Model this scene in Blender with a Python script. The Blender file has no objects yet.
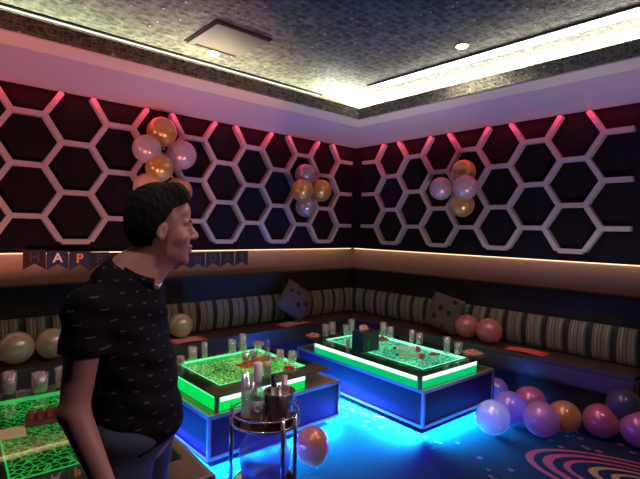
import bpy, bmesh, math, random
import numpy as np
from mathutils import Vector, Matrix
random.seed(7)
PI = math.pi
scene = bpy.context.scene
COL = scene.collection
R_ = math.radians

# ------------------------------------------------------------------ materials
MATS = {}
def new_mat(name):
    m = bpy.data.materials.new(name); m.use_nodes = True
    nt = m.node_tree
    for n in list(nt.nodes): nt.nodes.remove(n)
    out = nt.nodes.new('ShaderNodeOutputMaterial')
    return m, nt, out
def N(nt, typ, **kw):
    n = nt.nodes.new(typ)
    for k, v in kw.items():
        if k.startswith('i_'):
            n.inputs[k[2:].replace('_', ' ')].default_value = v
        else: setattr(n, k, v)
    return n
def L(nt, a, b): nt.links.new(a, b)
def c4(c): return (c[0], c[1], c[2], 1)
def pbr(name, col, rough=.5, metal=0, spec=.5, coat=0, bump=0, bscale=40, var=0, sheen=0, emit=None, es=0):
    if name in MATS: return MATS[name]
    m, nt, out = new_mat(name)
    p = N(nt, 'ShaderNodeBsdfPrincipled')
    p.inputs['Base Color'].default_value = c4(col); p.inputs['Roughness'].default_value = rough
    p.inputs['Metallic'].default_value = metal; p.inputs['Specular IOR Level'].default_value = spec
    p.inputs['Coat Weight'].default_value = coat; p.inputs['Sheen Weight'].default_value = sheen
    if emit: p.inputs['Emission Color'].default_value = c4(emit); p.inputs['Emission Strength'].default_value = es
    if bump or var:
        tc = N(nt, 'ShaderNodeTexCoord'); nz = N(nt, 'ShaderNodeTexNoise'); nz.inputs['Scale'].default_value = bscale
        nz.inputs['Detail'].default_value = 4
        L(nt, tc.outputs['Object'], nz.inputs['Vector'])
        if bump:
            b = N(nt, 'ShaderNodeBump'); b.inputs['Strength'].default_value = bump; b.inputs['Distance'].default_value = .01
            L(nt, nz.outputs['Fac'], b.inputs['Height']); L(nt, b.outputs['Normal'], p.inputs['Normal'])
        if var:
            mx = N(nt, 'ShaderNodeMix', data_type='RGBA')
            mx.inputs[6].default_value = c4([x*(1-var) for x in col]); mx.inputs[7].default_value = c4([min(1, x*(1+var)) for x in col])
            L(nt, nz.outputs['Fac'], mx.inputs[0]); L(nt, mx.outputs[2], p.inputs['Base Color'])
    L(nt, p.outputs[0], out.inputs[0]); MATS[name] = m; return m
def emis(name, col, s):
    if name in MATS: return MATS[name]
    m, nt, out = new_mat(name)
    e = N(nt, 'ShaderNodeEmission'); e.inputs[0].default_value = c4(col); e.inputs[1].default_value = s
    L(nt, e.outputs[0], out.inputs[0]); MATS[name] = m; return m
def glass(name, tint=(.95, 1, .97), base=.08, rough=.04, gl=(1, 1, 1), edge=.6, haze=0):
    if name in MATS: return MATS[name]
    m, nt, out = new_mat(name)
    t = N(nt, 'ShaderNodeBsdfTransparent'); t.inputs[0].default_value = c4(tint)
    g = N(nt, 'ShaderNodeBsdfGlossy'); g.inputs['Roughness'].default_value = rough; g.inputs[0].default_value = c4(gl)
    lw = N(nt, 'ShaderNodeLayerWeight'); lw.inputs[0].default_value = .35
    mr = N(nt, 'ShaderNodeMapRange'); mr.inputs[3].default_value = base; mr.inputs[4].default_value = edge
    L(nt, lw.outputs['Facing'], mr.inputs[0])
    mx = N(nt, 'ShaderNodeMixShader'); L(nt, mr.outputs[0], mx.inputs[0]); L(nt, t.outputs[0], mx.inputs[1]); L(nt, g.outputs[0], mx.inputs[2])
    if haze:
        df = N(nt, 'ShaderNodeBsdfDiffuse'); df.inputs[0].default_value = (.9, .92, .9, 1); m2 = N(nt, 'ShaderNodeMixShader'); m2.inputs[0].default_value = haze
        L(nt, mx.outputs[0], m2.inputs[1]); L(nt, df.outputs[0], m2.inputs[2]); mx = m2
    L(nt, mx.outputs[0], out.inputs[0]); MATS[name] = m; return m
def balloon_mat(name, col, trans=.35, clear=.12, rough=.27, metal=.15):
    metal = max(metal, .3); rough = .28; trans = trans*.9
    if name in MATS: return MATS[name]
    m, nt, out = new_mat(name)
    p = N(nt, 'ShaderNodeBsdfPrincipled'); p.inputs['Base Color'].default_value = c4(col)
    p.inputs['Roughness'].default_value = rough; p.inputs['Coat Weight'].default_value = 1; p.inputs['Coat Roughness'].default_value = .25
    p.inputs['Metallic'].default_value = metal; p.inputs['Sheen Weight'].default_value = .3
    tr = N(nt, 'ShaderNodeBsdfTranslucent'); tr.inputs[0].default_value = c4(col)
    tp = N(nt, 'ShaderNodeBsdfTransparent'); tp.inputs[0].default_value = c4([min(1, .3+x*.7) for x in col])
    a = N(nt, 'ShaderNodeMixShader'); a.inputs[0].default_value = trans
    L(nt, p.outputs[0], a.inputs[1]); L(nt, tr.outputs[0], a.inputs[2])
    b = N(nt, 'ShaderNodeMixShader'); b.inputs[0].default_value = clear
    L(nt, a.outputs[0], b.inputs[1]); L(nt, tp.outputs[0], b.inputs[2])
    L(nt, b.outputs[0], out.inputs[0]); MATS[name] = m; return m

# ------------------------------------------------------------------ mesh helpers
def tag(o, label=None, cat=None, group=None, kind=None):
    if label: o['label'] = label
    if cat: o['category'] = cat
    if group: o['group'] = group
    if kind: o['kind'] = kind
    return o
def thing(name, label, cat, loc=(0, 0, 0), rz=0, group=None, kind=None):
    o = bpy.data.objects.new(name, None); COL.objects.link(o); o.empty_display_size = .1
    o.location = loc; o.rotation_euler = (0, 0, rz)
    return tag(o, label, cat, group, kind)
def link(name, me, mat=None, parent=None, smooth=False, loc=None, rot=None):
    o = bpy.data.objects.new(name, me); COL.objects.link(o)
    if mat is not None:
        me.materials.clear(); me.materials.append(mat)
    if parent: o.parent = parent
    if loc is not None: o.location = loc
    if rot is not None: o.rotation_euler = rot
    if smooth:
        me.polygons.foreach_set('use_smooth', [True]*len(me.polygons))
    return o
class MB:
    def __init__(s): s.bm = bmesh.new(); s.smooth_faces = []
    def box(s, x0, x1, y0, y1, z0, z1, bev=0, M=None):
        b = bmesh.new() if bev or M is not None else s.bm
        vs = [b.verts.new((x, y, z)) for x in (x0, x1) for y in (y0, y1) for z in (z0, z1)]
        for f in ((0, 1, 3, 2), (4, 6, 7, 5), (0, 4, 5, 1), (2, 3, 7, 6), (0, 2, 6, 4), (1, 5, 7, 3)):
            b.faces.new([vs[i] for i in f])
        if bev: bmesh.ops.bevel(b, geom=list(b.edges), offset=bev, segments=3, affect='EDGES', profile=.5)
        if b is not s.bm: s.merge(b, M)
        return s
    def merge(s, b, M=None):
        if M is not None: bmesh.ops.transform(b, matrix=M, verts=b.verts)
        me = bpy.data.meshes.new('t'); b.to_mesh(me); b.free(); s.bm.from_mesh(me); bpy.data.meshes.remove(me)
    def poly_prism(s, pts, z0, z1, f=lambda x, y, z: (x, y, z)):
        n = len(pts)
        a = [s.bm.verts.new(f(x, y, z0)) for x, y in pts]; b = [s.bm.verts.new(f(x, y, z1)) for x, y in pts]
        s.bm.faces.new(a[::-1]); s.bm.faces.new(b)
        for i in range(n):
            j = (i+1) % n; s.bm.faces.new((a[i], a[j], b[j], b[i]))
        return s
    def lathe(s, prof, seg=24, M=None, cx=0, cy=0):
        b = bmesh.new(); rings = []
        for r, z in prof:
            if r < 1e-6: rings.append([b.verts.new((cx, cy, z))])
            else: rings.append([b.verts.new((cx+r*math.cos(2*PI*i/seg), cy+r*math.sin(2*PI*i/seg), z)) for i in range(seg)])
        for A, B in zip(rings, rings[1:]):
            for i in range(seg):
                j = (i+1) % seg
                if len(A) == 1 and len(B) == 1: continue
                if len(A) == 1: b.faces.new((A[0], B[j], B[i]))
                elif len(B) == 1: b.faces.new((A[i], A[j], B[0]))
                else: b.faces.new((A[i], A[j], B[j], B[i]))
        s.merge(b, M); return s
    def tube(s, pts, r, seg=10, closed=False):
        pts = [Vector(p) for p in pts]; n = len(pts); rings = []
        up = Vector((0, 0, 1)); pu = None
        for i, p in enumerate(pts):
            if closed: t = (pts[(i+1) % n]-pts[i-1]).normalized()
            else: t = (pts[min(i+1, n-1)]-pts[max(i-1, 0)]).normalized()
            if pu is None:
                a = up if abs(t.z) < .9 else Vector((1, 0, 0)); pu = (a-t*a.dot(t)).normalized()
            else: pu = (pu-t*pu.dot(t)).normalized()
            v = t.cross(pu); rr = r[i] if hasattr(r, '__len__') else r
            rings.append([s.bm.verts.new(p+pu*rr*math.cos(2*PI*k/seg)+v*rr*math.sin(2*PI*k/seg)) for k in range(seg)])
        m = n if closed else n-1
        for i in range(m):
            A, B = rings[i], rings[(i+1) % n]
            for k in range(seg):
                j = (k+1) % seg; s.bm.faces.new((A[k], A[j], B[j], B[k]))
        if not closed: s.bm.faces.new(rings[0][::-1]); s.bm.faces.new(rings[-1])
        return s
    def ring(s, c, R, r, seg=32, ts=8):
        return s.tube([(c[0]+R*math.cos(2*PI*i/seg), c[1]+R*math.sin(2*PI*i/seg), c[2]) for i in range(seg)], r, ts, True)
    def ball(s, c, rx, ry=None, rz=None, seg=20, M=None):
        ry = ry or rx; rz = rz or rx
        b = bmesh.new(); bmesh.ops.create_uvsphere(b, u_segments=seg, v_segments=seg*2//3, radius=1)
        T = Matrix.Translation(c) @ (M or Matrix.Identity(4)) @ Matrix.Diagonal((rx, ry, rz, 1))
        s.merge(b, T); return s
    def build(s, name, mat, parent=None, smooth=False, loc=None, rot=None, auto=False):
        bmesh.ops.recalc_face_normals(s.bm, faces=s.bm.faces)
        me = bpy.data.meshes.new(name); s.bm.to_mesh(me); s.bm.free()
        o = link(name, me, mat, parent, smooth, loc, rot)
        if auto:
            me.polygons.foreach_set('use_smooth', [True]*len(me.polygons))
            try: me.set_sharp_from_angle(angle=R_(40))
            except Exception: pass
        return o
def copy_thing(o, loc=None, rot=None, label=None, group=None):
    c = o.copy(); COL.objects.link(c)
    for ch in list(o.children):
        d = ch.copy(); COL.objects.link(d); d.parent = c
        for g in list(ch.children):
            e = g.copy(); COL.objects.link(e); e.parent = d
    if loc is not None: c.location = loc
    if rot is not None: c.rotation_euler = rot
    if label: c['label'] = label
    if group: c['group'] = group
    return c

# ------------------------------------------------------------------ camera
F_PX, PITCH, ROLL, YAW = 461.05, -.0208, .0213, .842
CAM = Vector((-4.042, -3.913, 1.55))
d = Vector((math.cos(YAW)*math.cos(PITCH), math.sin(YAW)*math.cos(PITCH), math.sin(PITCH)))
r0 = Vector((math.sin(YAW), -math.cos(YAW), 0)); u0 = r0.cross(d)
rr = r0*math.cos(ROLL)+u0*math.sin(ROLL); uu = -r0*math.sin(ROLL)+u0*math.cos(ROLL)
cd = bpy.data.cameras.new('camera'); cam = bpy.data.objects.new('camera', cd); COL.objects.link(cam)
cd.sensor_width = 36; cd.lens = 36*F_PX/640; cd.clip_start = .05
Mx = Matrix((rr, uu, -d)).transposed().to_4x4(); Mx.translation = CAM
cam.matrix_world = Mx; scene.camera = cam

# ------------------------------------------------------------------ room setting
ZC, ZS, ZL = 2.85, 2.56, 1.335
def struct(name, mb, mat, **kw):
    o = mb.build(name, mat, **kw); o['kind'] = 'structure'; return o
# carpet
def carpet():
    m, nt, out = new_mat('patterned_carpet')
    p = N(nt, 'ShaderNodeBsdfPrincipled'); p.inputs['Roughness'].default_value = .95; p.inputs['Specular IOR Level'].default_value = .1
    tc = N(nt, 'ShaderNodeTexCoord'); sp = N(nt, 'ShaderNodeSeparateXYZ'); L(nt, tc.outputs['Object'], sp.inputs[0])
    def mth(op, a, b=None, c=None):
        n = N(nt, 'ShaderNodeMath', operation=op)
        for i, v in enumerate((a, b, c)):
            if v is None: continue
            if isinstance(v, (int, float)): n.inputs[i].default_value = v
            else: L(nt, v, n.inputs[i])
        return n.outputs[0]
    nz = N(nt, 'ShaderNodeTexNoise'); nz.inputs['Scale'].default_value = 120; L(nt, tc.outputs['Object'], nz.inputs['Vector'])
    base = N(nt, 'ShaderNodeMix', data_type='RGBA'); base.inputs[6].default_value = (.006, .010, .032, 1); base.inputs[7].default_value = (.020, .022, .060, 1)
    L(nt, nz.outputs['Fac'], base.inputs[0])
    # swirl bands, repeated along the carpet: tilted ellipses
    def band(cx, cy, ang, ax, ay, lo, hi, inner_shift):
        dx = mth('SUBTRACT', sp.outputs[0], cx); dy = mth('SUBTRACT', sp.outputs[1], cy)
        ca, sa = math.cos(ang), math.sin(ang)
        u = mth('ADD', mth('MULTIPLY', dx, ca), mth('MULTIPLY', dy, sa))
        v = mth('SUBTRACT', mth('MULTIPLY', dy, ca), mth('MULTIPLY', dx, sa))
        u = mth('DIVIDE', u, ax); v = mth('DIVIDE', v, ay)
        r = mth('SQRT', mth('ADD', mth('MULTIPLY', u, u), mth('MULTIPLY', v, v)))
        # tapered band: width shrinks along u
        hi2 = mth('ADD', hi, mth('MULTIPLY', u, inner_shift))
        return mth('MULTIPLY', mth('GREATER_THAN', r, lo), mth('LESS_THAN', r, hi2))
    # direction of the long axis runs away from the sofa along (-x,-y)
    A = R_(-75)
    cur = base.outputs[2]
    def over(cur, mask, col):
        mx = N(nt, 'ShaderNodeMix', data_type='RGBA'); L(nt, mask, mx.inputs[0]); L(nt, cur, mx.inputs[6]); mx.inputs[7].default_value = c4(col)
        return mx.outputs[2]
    pink, gold = (.42, .06, .10), (.40, .22, .10)
    for off in (Vector((0, 0)), Vector((-1.9, -1.2))):
        ox, oy = -.62+off.x, -3.15+off.y
        cur = over(cur, band(ox, oy, A, .66, .33, .94, 1.0, -.02), pink)
        cur = over(cur, band(ox, oy, A, .66, .33, .76, .83, -.03), pink)
        cur = over(cur, band(ox, oy, A, .66, .33, .60, .65, -.02), pink)
        cur = over(cur, band(ox+.02, oy-.02, A, .66, .33, .40, .46, -.04), gold)
        cur = over(cur, band(ox+.02, oy-.02, A, .66, .33, .22, .28, -.03), gold)
    # scattered petals
    vo = N(nt, 'ShaderNodeTexVoronoi'); vo.inputs['Scale'].default_value = 13; L(nt, tc.outputs['Object'], vo.inputs['Vector'])
    n2 = N(nt, 'ShaderNodeTexNoise'); n2.inputs['Scale'].default_value = 2.1; L(nt, tc.outputs['Object'], n2.inputs['Vector'])
    pet = mth('MULTIPLY', mth('LESS_THAN', vo.outputs['Distance'], .30), mth('GREATER_THAN', n2.outputs['Fac'], .56))
    sc = N(nt, 'ShaderNodeSeparateColor'); L(nt, vo.outputs['Color'], sc.inputs[0])
    pet = mth('MULTIPLY', pet, mth('GREATER_THAN', sc.outputs[0], .35))
    mx = N(nt, 'ShaderNodeMix', data_type='RGBA'); L(nt, mth('MULTIPLY', pet, .6), mx.inputs[0]); L(nt, cur, mx.inputs[6]); mx.inputs[7].default_value = (.32, .09, .18, 1)
    L(nt, mx.outputs[2], p.inputs['Base Color'])
    b = N(nt, 'ShaderNodeBump'); b.inputs['Strength'].default_value = .4; b.inputs['Distance'].default_value = .005
    L(nt, nz.outputs['Fac'], b.inputs['Height']); L(nt, b.outputs[0], p.inputs['Normal'])
    L(nt, p.outputs[0], out.inputs[0]); return m
def wallpaper(name, c0, c1, scale, metal=.55, rough=.42, bump=.9):
    m, nt, out = new_mat(name)
    p = N(nt, 'ShaderNodeBsdfPrincipled'); p.inputs['Roughness'].default_value = rough; p.inputs['Metallic'].default_value = metal
    tc = N(nt, 'ShaderNodeTexCoord')
    vo = N(nt, 'ShaderNodeTexVoronoi', feature='SMOOTH_F1'); vo.inputs['Scale'].default_value = scale; vo.inputs['Randomness'].default_value = .45
    L(nt, tc.outputs['Object'], vo.inputs['Vector'])
    nz = N(nt, 'ShaderNodeTexNoise'); nz.inputs['Scale'].default_value = scale*2.5; nz.inputs['Detail'].default_value = 5; nz.inputs['Distortion'].default_value = 1.5
    L(nt, tc.outputs['Object'], nz.inputs['Vector'])
    wv = N(nt, 'ShaderNodeTexWave', wave_type='RINGS'); wv.inputs['Scale'].default_value = scale*.5; wv.inputs['Distortion'].default_value = 9; wv.inputs['Detail'].default_value = 2
    wv.inputs['Detail Scale'].default_value = 1.6
    L(nt, tc.outputs['Object'], wv.inputs['Vector'])
    a = N(nt, 'ShaderNodeMath', operation='ADD'); L(nt, vo.outputs['Distance'], a.inputs[0]); L(nt, nz.outputs['Fac'], a.inputs[1])
    a2 = N(nt, 'ShaderNodeMath', operation='MULTIPLY_ADD'); L(nt, wv.outputs['Fac'], a2.inputs[0]); a2.inputs[1].default_value = .22; L(nt, a.outputs[0], a2.inputs[2])
    cr = N(nt, 'ShaderNodeValToRGB'); cr.color_ramp.elements[0].position = .55; cr.color_ramp.elements[1].position = 1.35 if False else 1.0
    sc = N(nt, 'ShaderNodeMath', operation='MULTIPLY'); sc.inputs[1].default_value = .72; L(nt, a2.outputs[0], sc.inputs[0])
    cr.color_ramp.elements[0].color = c4(c0); cr.color_ramp.elements[1].color = c4(c1); L(nt, sc.outputs[0], cr.inputs[0])
    # glitter flecks
    gv = N(nt, 'ShaderNodeTexVoronoi'); gv.inputs['Scale'].default_value = 11; L(nt, tc.outputs['Object'], gv.inputs['Vector'])
    lt = N(nt, 'ShaderNodeMath', operation='LESS_THAN'); lt.inputs[1].default_value = .075; L(nt, gv.outputs['Distance'], lt.inputs[0])
    mx = N(nt, 'ShaderNodeMix', data_type='RGBA'); L(nt, lt.outputs[0], mx.inputs[0]); L(nt, cr.outputs[0], mx.inputs[6]); mx.inputs[7].default_value = (1, .97, .9, 1)
    L(nt, mx.outputs[2], p.inputs['Base Color'])
    b = N(nt, 'ShaderNodeBump'); b.inputs['Strength'].default_value = bump; b.inputs['Distance'].default_value = .02
    L(nt, a2.outputs[0], b.inputs['Height']); L(nt, b.outputs[0], p.inputs['Normal'])
    L(nt, p.outputs[0], out.inputs[0]); return m
m_ceil = wallpaper('embossed_silver_wallpaper', (.035, .034, .022), (.28, .27, .18), 17, metal=.08, rough=.5, bump=.5)
m_lip = wallpaper('embossed_wallpaper_edge', (.03, .03, .02), (.36, .36, .25), 34, metal=.15, rough=.5, bump=1)
m_soffit = pbr('matte_white_plaster', (.68, .56, .62), .8, bump=.12, bscale=60)
m_soffit2 = pbr('cream_plaster_border', (.95, .86, .66), .7)
m_dark = pbr('dark_wall', (.035, .025, .04), .7)
m_niche = pbr('brown_wall_covering', (.36, .22, .17), .75, bump=.3, bscale=90, var=.12)
m_cell = pbr('dark_quilted_panel', (.008, .005, .007), .8, spec=.15, bump=1, bscale=22, var=.5)

struct('floor', MB().box(-7, .75, -6.6, .75, -.1, 0), carpet())
struct('ceiling', MB().box(-7, .75, -6.6, .75, ZC, ZC+.1), m_ceil)
struct('wall_left', MB().box(-7, .7, .6, .7, 0, ZC), m_niche)
struct('wall_right', MB().box(.6, .7, -6.6, .6, 0, ZC), m_niche)
struct('wall_back', MB().box(-7, .7, -6.6, -6.5, 0, ZC), m_dark)
struct('wall_near', MB().box(-7, -6.9, -6.5, .6, 0, ZC), m_dark)
# upper wall boxes that carry the hexagons
struct('wall_upper_left', MB().box(-6.9, .598, .055, .598, ZL, ZS-.001), m_cell)
struct('wall_upper_right', MB().box(.055, .599, -2.93, .054, ZL, ZS-.001), m_cell)
struct('wall_end_right', MB().box(.10, .6, -3.45, -2.932, 1.06, ZS-.002), m_dark)
# soffit: flat L with a cream border and a wallpapered lip, cove open above
struct('trim_1', MB().poly_prism([(-6.9, -.755), (-.755, -.755), (-.755, -6.5), (.6, -6.5), (.6, .6), (-6.9, .6)], ZS, ZS+.035), m_soffit)
struct('trim_2', MB().poly_prism([(-6.9, -.96), (-.96, -.96), (-.96, -6.5), (-.755, -6.5), (-.755, -.755), (-6.9, -.755)], ZS+.004, ZS+.035), m_soffit2)
struct('trim_3', MB().poly_prism([(-6.9, -.975), (-.975, -.975), (-.975, -6.5), (-.945, -6.5), (-.945, -.945), (-6.9, -.945)], ZS+.012, ZS+.105), m_lip)

# ------------------------------------------------------------------ hexagon lattice
m_bar = pbr('painted_hexagon_bars', (.42, .36, .38), .4)
def lattice(f, P, x0, e, h, z0, kmax, end_stub, d0, d1):
    """f(u, z, dep) -> world ; columns k = 0..kmax at u = x0 + P*k"""
    mb = MB(); w = .0195
    def bar(a, b, stub_a=False, stub_b=False):
        a = Vector(a); b = Vector(b); dd = (b-a).normalized(); n = Vector((-dd.y, dd.x)); k = w/math.sqrt(3)
        pts = []
        if stub_a: pts += [a+n*w, a-n*w]
        else: pts += [a+dd*k+n*w, a, a+dd*k-n*w]
        if stub_b: pts += [b-n*w, b+n*w]
        else: pts += [b-dd*k-n*w, b, b-dd*k+n*w]
        top = ZS-.002
        pts = [Vector((p.x, min(p.y, top))) for p in pts]
        mb.poly_prism([(p.x, p.y) for p in pts], d0, d1, lambda x, y, z: f(x, y, z))
    for k in range(kmax+1):
        u = x0+P*k
        rows = [0, 1, 2] if k % 2 else [.5, 1.5, 2.5]
        for r in rows:
            z = z0+h*r
            if k == 0: bar((x0-.11, z), (u+e/2, z), stub_a=True)
            elif k == kmax and end_stub: bar((u-e/2, z), (u+.10, z), stub_b=True)
            else: bar((u-e/2, z), (u+e/2, z))
        if k < kmax:
            ru = u+e/2; nu = u+P-e/2
            for i in range(6):
                za, zb = (z0+h*(.5*i), z0+h*(.5*i+.5))
                # column with rows on integers when k odd
                lo_here = (k % 2 == 1) == (i % 2 == 0)
                if lo_here: bar((ru, za), (nu, zb))
                else: bar((ru, zb), (nu, za))
    return mb
hx = lattice(lambda u, z, dp: (-u, dp, z), .3237, .1612, .2062, .3765, 1.4184, 15, False, -.004, .054).build('hexagon_wall_frame', m_bar)
tag(hx, 'pale hexagon lattice of raised bars on the dark wall left of the corner', 'wall decoration')
hx = lattice(lambda u, z, dp: (dp, -u, z), .3192, .2266, .2016, .3765, 1.4184, 8, True, -.004, .054).build('hexagon_wall_frame', m_bar)
tag(hx, 'pale hexagon lattice of raised bars on the dark wall right of the corner', 'wall decoration')

# ------------------------------------------------------------------ ceiling fittings
m_white_e = emis('cool_white_led', (1, .98, 1), 5)
def linear(name, label, x0, x1, y0, y1, es, mat):
    t = thing(name, label, 'ceiling light', ((x0+x1)/2, (y0+y1)/2, ZC))
    a, b = (x1-x0)/2, (y1-y0)/2
    mb = MB()
    if b > a:
        mb.box(-a-.012, -a, -b-.012, b+.012, -.014, 0); mb.box(a, a+.012, -b-.012, b+.012, -.014, 0)
        mb.box(-a, a, b, b+.012, -.014, 0); mb.box(-a, a, -b-.012, -b, -.014, 0)
    else:
        mb.box(-a-.012, a+.012, -b-.012, -b, -.014, 0); mb.box(-a-.012, a+.012, b, b+.012, -.014, 0)
        mb.box(-a-.012, -a, -b, b, -.014, 0); mb.box(a, a+.012, -b, b, -.014, 0)
    mb.build('frame', pbr('dark_channel', (.04, .04, .045), .4), t)
    MB().box(-a, a, -b, b, -.012, 0).build('diffuser', mat, t)
linear('linear_light', 'long bright white strip light recessed in the ceiling by the right wall', -.985, -.865, -5.5, -1.10, 5, m_white_e)
linear('linear_light', 'thin pale strip light along the ceiling above the left wall', -6.5, -1.1, -.582, -.548, 1, emis('dim_led', (.95, 1, .85), 1.6))
def downlight(x, y, label):
    t = thing('ceiling_downlight', label, 'ceiling light', (x, y, ZC), group='round ceiling downlights')
    MB().lathe([(.032, -.004), (.034, -.010), (.045, -.012), (.05, -.006), (.05, 0)], 28).build('ring', pbr('satin_ring', (.7, .6, .5), .3, .8), t, True)
    MB().lathe([(0, -.013), (.040, -.013), (.044, -.006)], 24).build('bulb', emis('warm_bulb', (1, .82, .72), 30), t)
downlight(-2.36, -.80, 'small glowing round downlight beside the square ceiling hatch')
downlight(-1.19, -2.15, 'small glowing round downlight near the long white strip light')
t = thing('ceiling_hatch', 'square grey metal air vent panel set in the silver ceiling', 'air vent', (-2.40, -1.08, ZC))
MB().box(-.20, .20, -.21, .21, -.022, -.010, bev=.003).build('panel', pbr('painted_panel', (.11, .10, .055), .5), t)
MB().box(-.215, .215, -.225, .225, -.009, 0).build('frame', pbr('dark_reveal', (.02, .02, .02), .8), t)
MB().box(-.15, .17, .175, .195, -.026, -.0225).build('slot', pbr('dark_slot', (.01, .01, .01), .9), t)

# niche LED strip under the hexagon boxes
m_warm = emis('warm_led', (1, .62, .34), 2.2)
t = thing('strip_light', 'warm glowing LED line under the left hexagon wall', 'strip light', (-3.2, .59, 1.31)); MB().box(-3.6, 3.75, -.008, .009, -.012, .0).build('diffuser', m_warm, t)
t = thing('strip_light', 'warm glowing LED line under the right hexagon wall', 'strip light', (.59, -1.2, 1.31)); MB().box(-.008, .009, -1.73, 1.75, -.012, .0).build('diffuser', m_warm, t)

# ------------------------------------------------------------------ sofa
m_leather = pbr('dark_brown_leather', (.055, .028, .03), .42, bump=.25, bscale=45, coat=.1)
m_leather2 = pbr('dark_grey_leather', (.022, .015, .011), .6, spec=.2, bump=.2, bscale=45)
def stripe_mat():
    m, nt, out = new_mat('striped_upholstery')
    p = N(nt, 'ShaderNodeBsdfPrincipled'); p.inputs['Roughness'].default_value = .6; p.inputs['Sheen Weight'].default_value = .2
    uv = N(nt, 'ShaderNodeUVMap'); uv.uv_map = 'UVMap'
    s = N(nt, 'ShaderNodeSeparateXYZ'); L(nt, uv.outputs[0], s.inputs[0])
    fr = N(nt, 'ShaderNodeMath', operation='FRACT'); L(nt, s.outputs[0], fr.inputs[0])
    cr = N(nt, 'ShaderNodeValToRGB'); cr.color_ramp.interpolation = 'CONSTANT'
    els = [(0, (0.224, 0.184, 0.122)), (.10, (0.054, 0.031, 0.020)), (.14, (0.286, 0.245, 0.170)), (.22, (0.068, 0.034, 0.024)), (.26, (0.204, 0.170, 0.109)), (.36, (0.109, 0.031, 0.024)),
           (.42, (0.204, 0.190, 0.109)), (.52, (0.116, 0.116, 0.061)), (.57, (0.231, 0.224, 0.150)), (.66, (0.122, 0.122, 0.075)), (.74, (0.012, 0.010, 0.010))]
    e = cr.color_ramp.elements; e[0].position = 0; e[0].color = c4(els[0][1]); e[1].position = els[1][0]; e[1].color = c4(els[1][1])
    for q, c in els[2:]: x = e.new(q); x.color = c4(c)
    L(nt, fr.outputs[0], cr.inputs[0]); L(nt, cr.outputs[0], p.inputs['Base Color'])
    L(nt, p.outputs[0], out.inputs[0]); return m
sofa = thing('corner_sofa', 'long dark leather corner sofa with a striped channelled back along both walls', 'sofa', (0, 0, 0))
XL, YR = -6.2, -2.95
MB().poly_prism([(XL, .16), (.16, .16), (.16, YR), (.58, YR), (.58, .58), (XL, .58)], .0, .30).build('base', pbr('sofa_base', (.03, .018, .022), .6), sofa)
sb = MB().poly_prism([(XL, .05), (.05, .05), (.05, YR), (.44, YR), (.44, .44), (XL, .44)], .30, .475)
bmesh.ops.bevel(sb.bm, geom=list(sb.bm.edges), offset=.025, segments=4, affect='EDGES')
sb.build('seat', m_leather, sofa, auto=True)
bb = MB().poly_prism([(XL, .44), (.44, .44), (.44, YR), (.59, YR), (.59, .59), (XL, .59)], .476, 1.045)
bmesh.ops.bevel(bb.bm, geom=list(bb.bm.edges), offset=.03, segments=4, affect='EDGES')
bb.build('backrest', m_leather2, sofa, auto=True)
def striped_roll():
    per = .19
    path = []   # (x, y, nx, ny)
    yf, R = .44, .22
    s_left = abs(XL)+(.44-R)
    ds = per/24
    n1 = int((abs(XL)+.44-R)/ds)
    for i in range(n1+1): path.append((XL+(abs(XL)+.44-R)*i/n1, yf, 0, -1))
    na = int(R*PI/2/ds)
    cx, cy = .44-R, .44-R
    for i in range(1, na):
        a = PI/2-PI/2*i/na; path.append((cx+R*math.cos(a), cy+R*math.sin(a), -math.cos(a), -math.sin(a)))
    n2 = int((.44-R-YR)/ds)
    for i in range(n2+1): path.append((.44, (.44-R)-(.44-R-YR)*i/n2, -1, 0))
    bm = bmesh.new(); uvl = bm.loops.layers.uv.new('UVMap')
    S = [0]
    for a, b in zip(path, path[1:]): S.append(S[-1]+math.hypot(b[0]-a[0], b[1]-a[1]))
    # phase: on the left wall a band begins at x = -1.249
    s0 = -1.249-XL
    prof = []
    for j in range(15):
        tt = j/14; prof.append((.485+.305*tt, math.sin(PI*min(1, max(0, tt*.94+.04)))**.45))
    cols = []
    for (x, y, nx, ny), s in zip(path, S):
        u = (s-s0)/per; q = u % 1
        if q < .38: sc = .75+.25*math.sin(PI*q/.38)**.5
        elif q < .74: sc = .75+.25*math.sin(PI*(q-.38)/.36)**.5
        else: sc = .52+.2*abs((q-.87)/.13)**2
        cols.append(([bm.verts.new((x+nx*(.085*b*sc), y+ny*(.085*b*sc), z)) for z, b in prof], u))
    for (A, ua), (B, ub) in zip(cols, cols[1:]):
        for j in range(14):
            f = bm.faces.new((A[j], B[j], B[j+1], A[j+1])); f.smooth = True
            for lp, (uu_, vv) in zip(f.loops, ((ua, j), (ub, j), (ub, j+1), (ua, j+1))): lp[uvl].uv = (uu_+.0005, vv/14)
    me = bpy.data.meshes.new('striped_cushion'); bm.to_mesh(me); bm.free()
    return link('striped_cushion', me, stripe_mat(), sofa)
striped_roll()
MB().box(.03, .59, -3.20, -2.955, 0, .80, bev=.06).build('armrest', m_leather2, sofa, auto=True)

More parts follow.
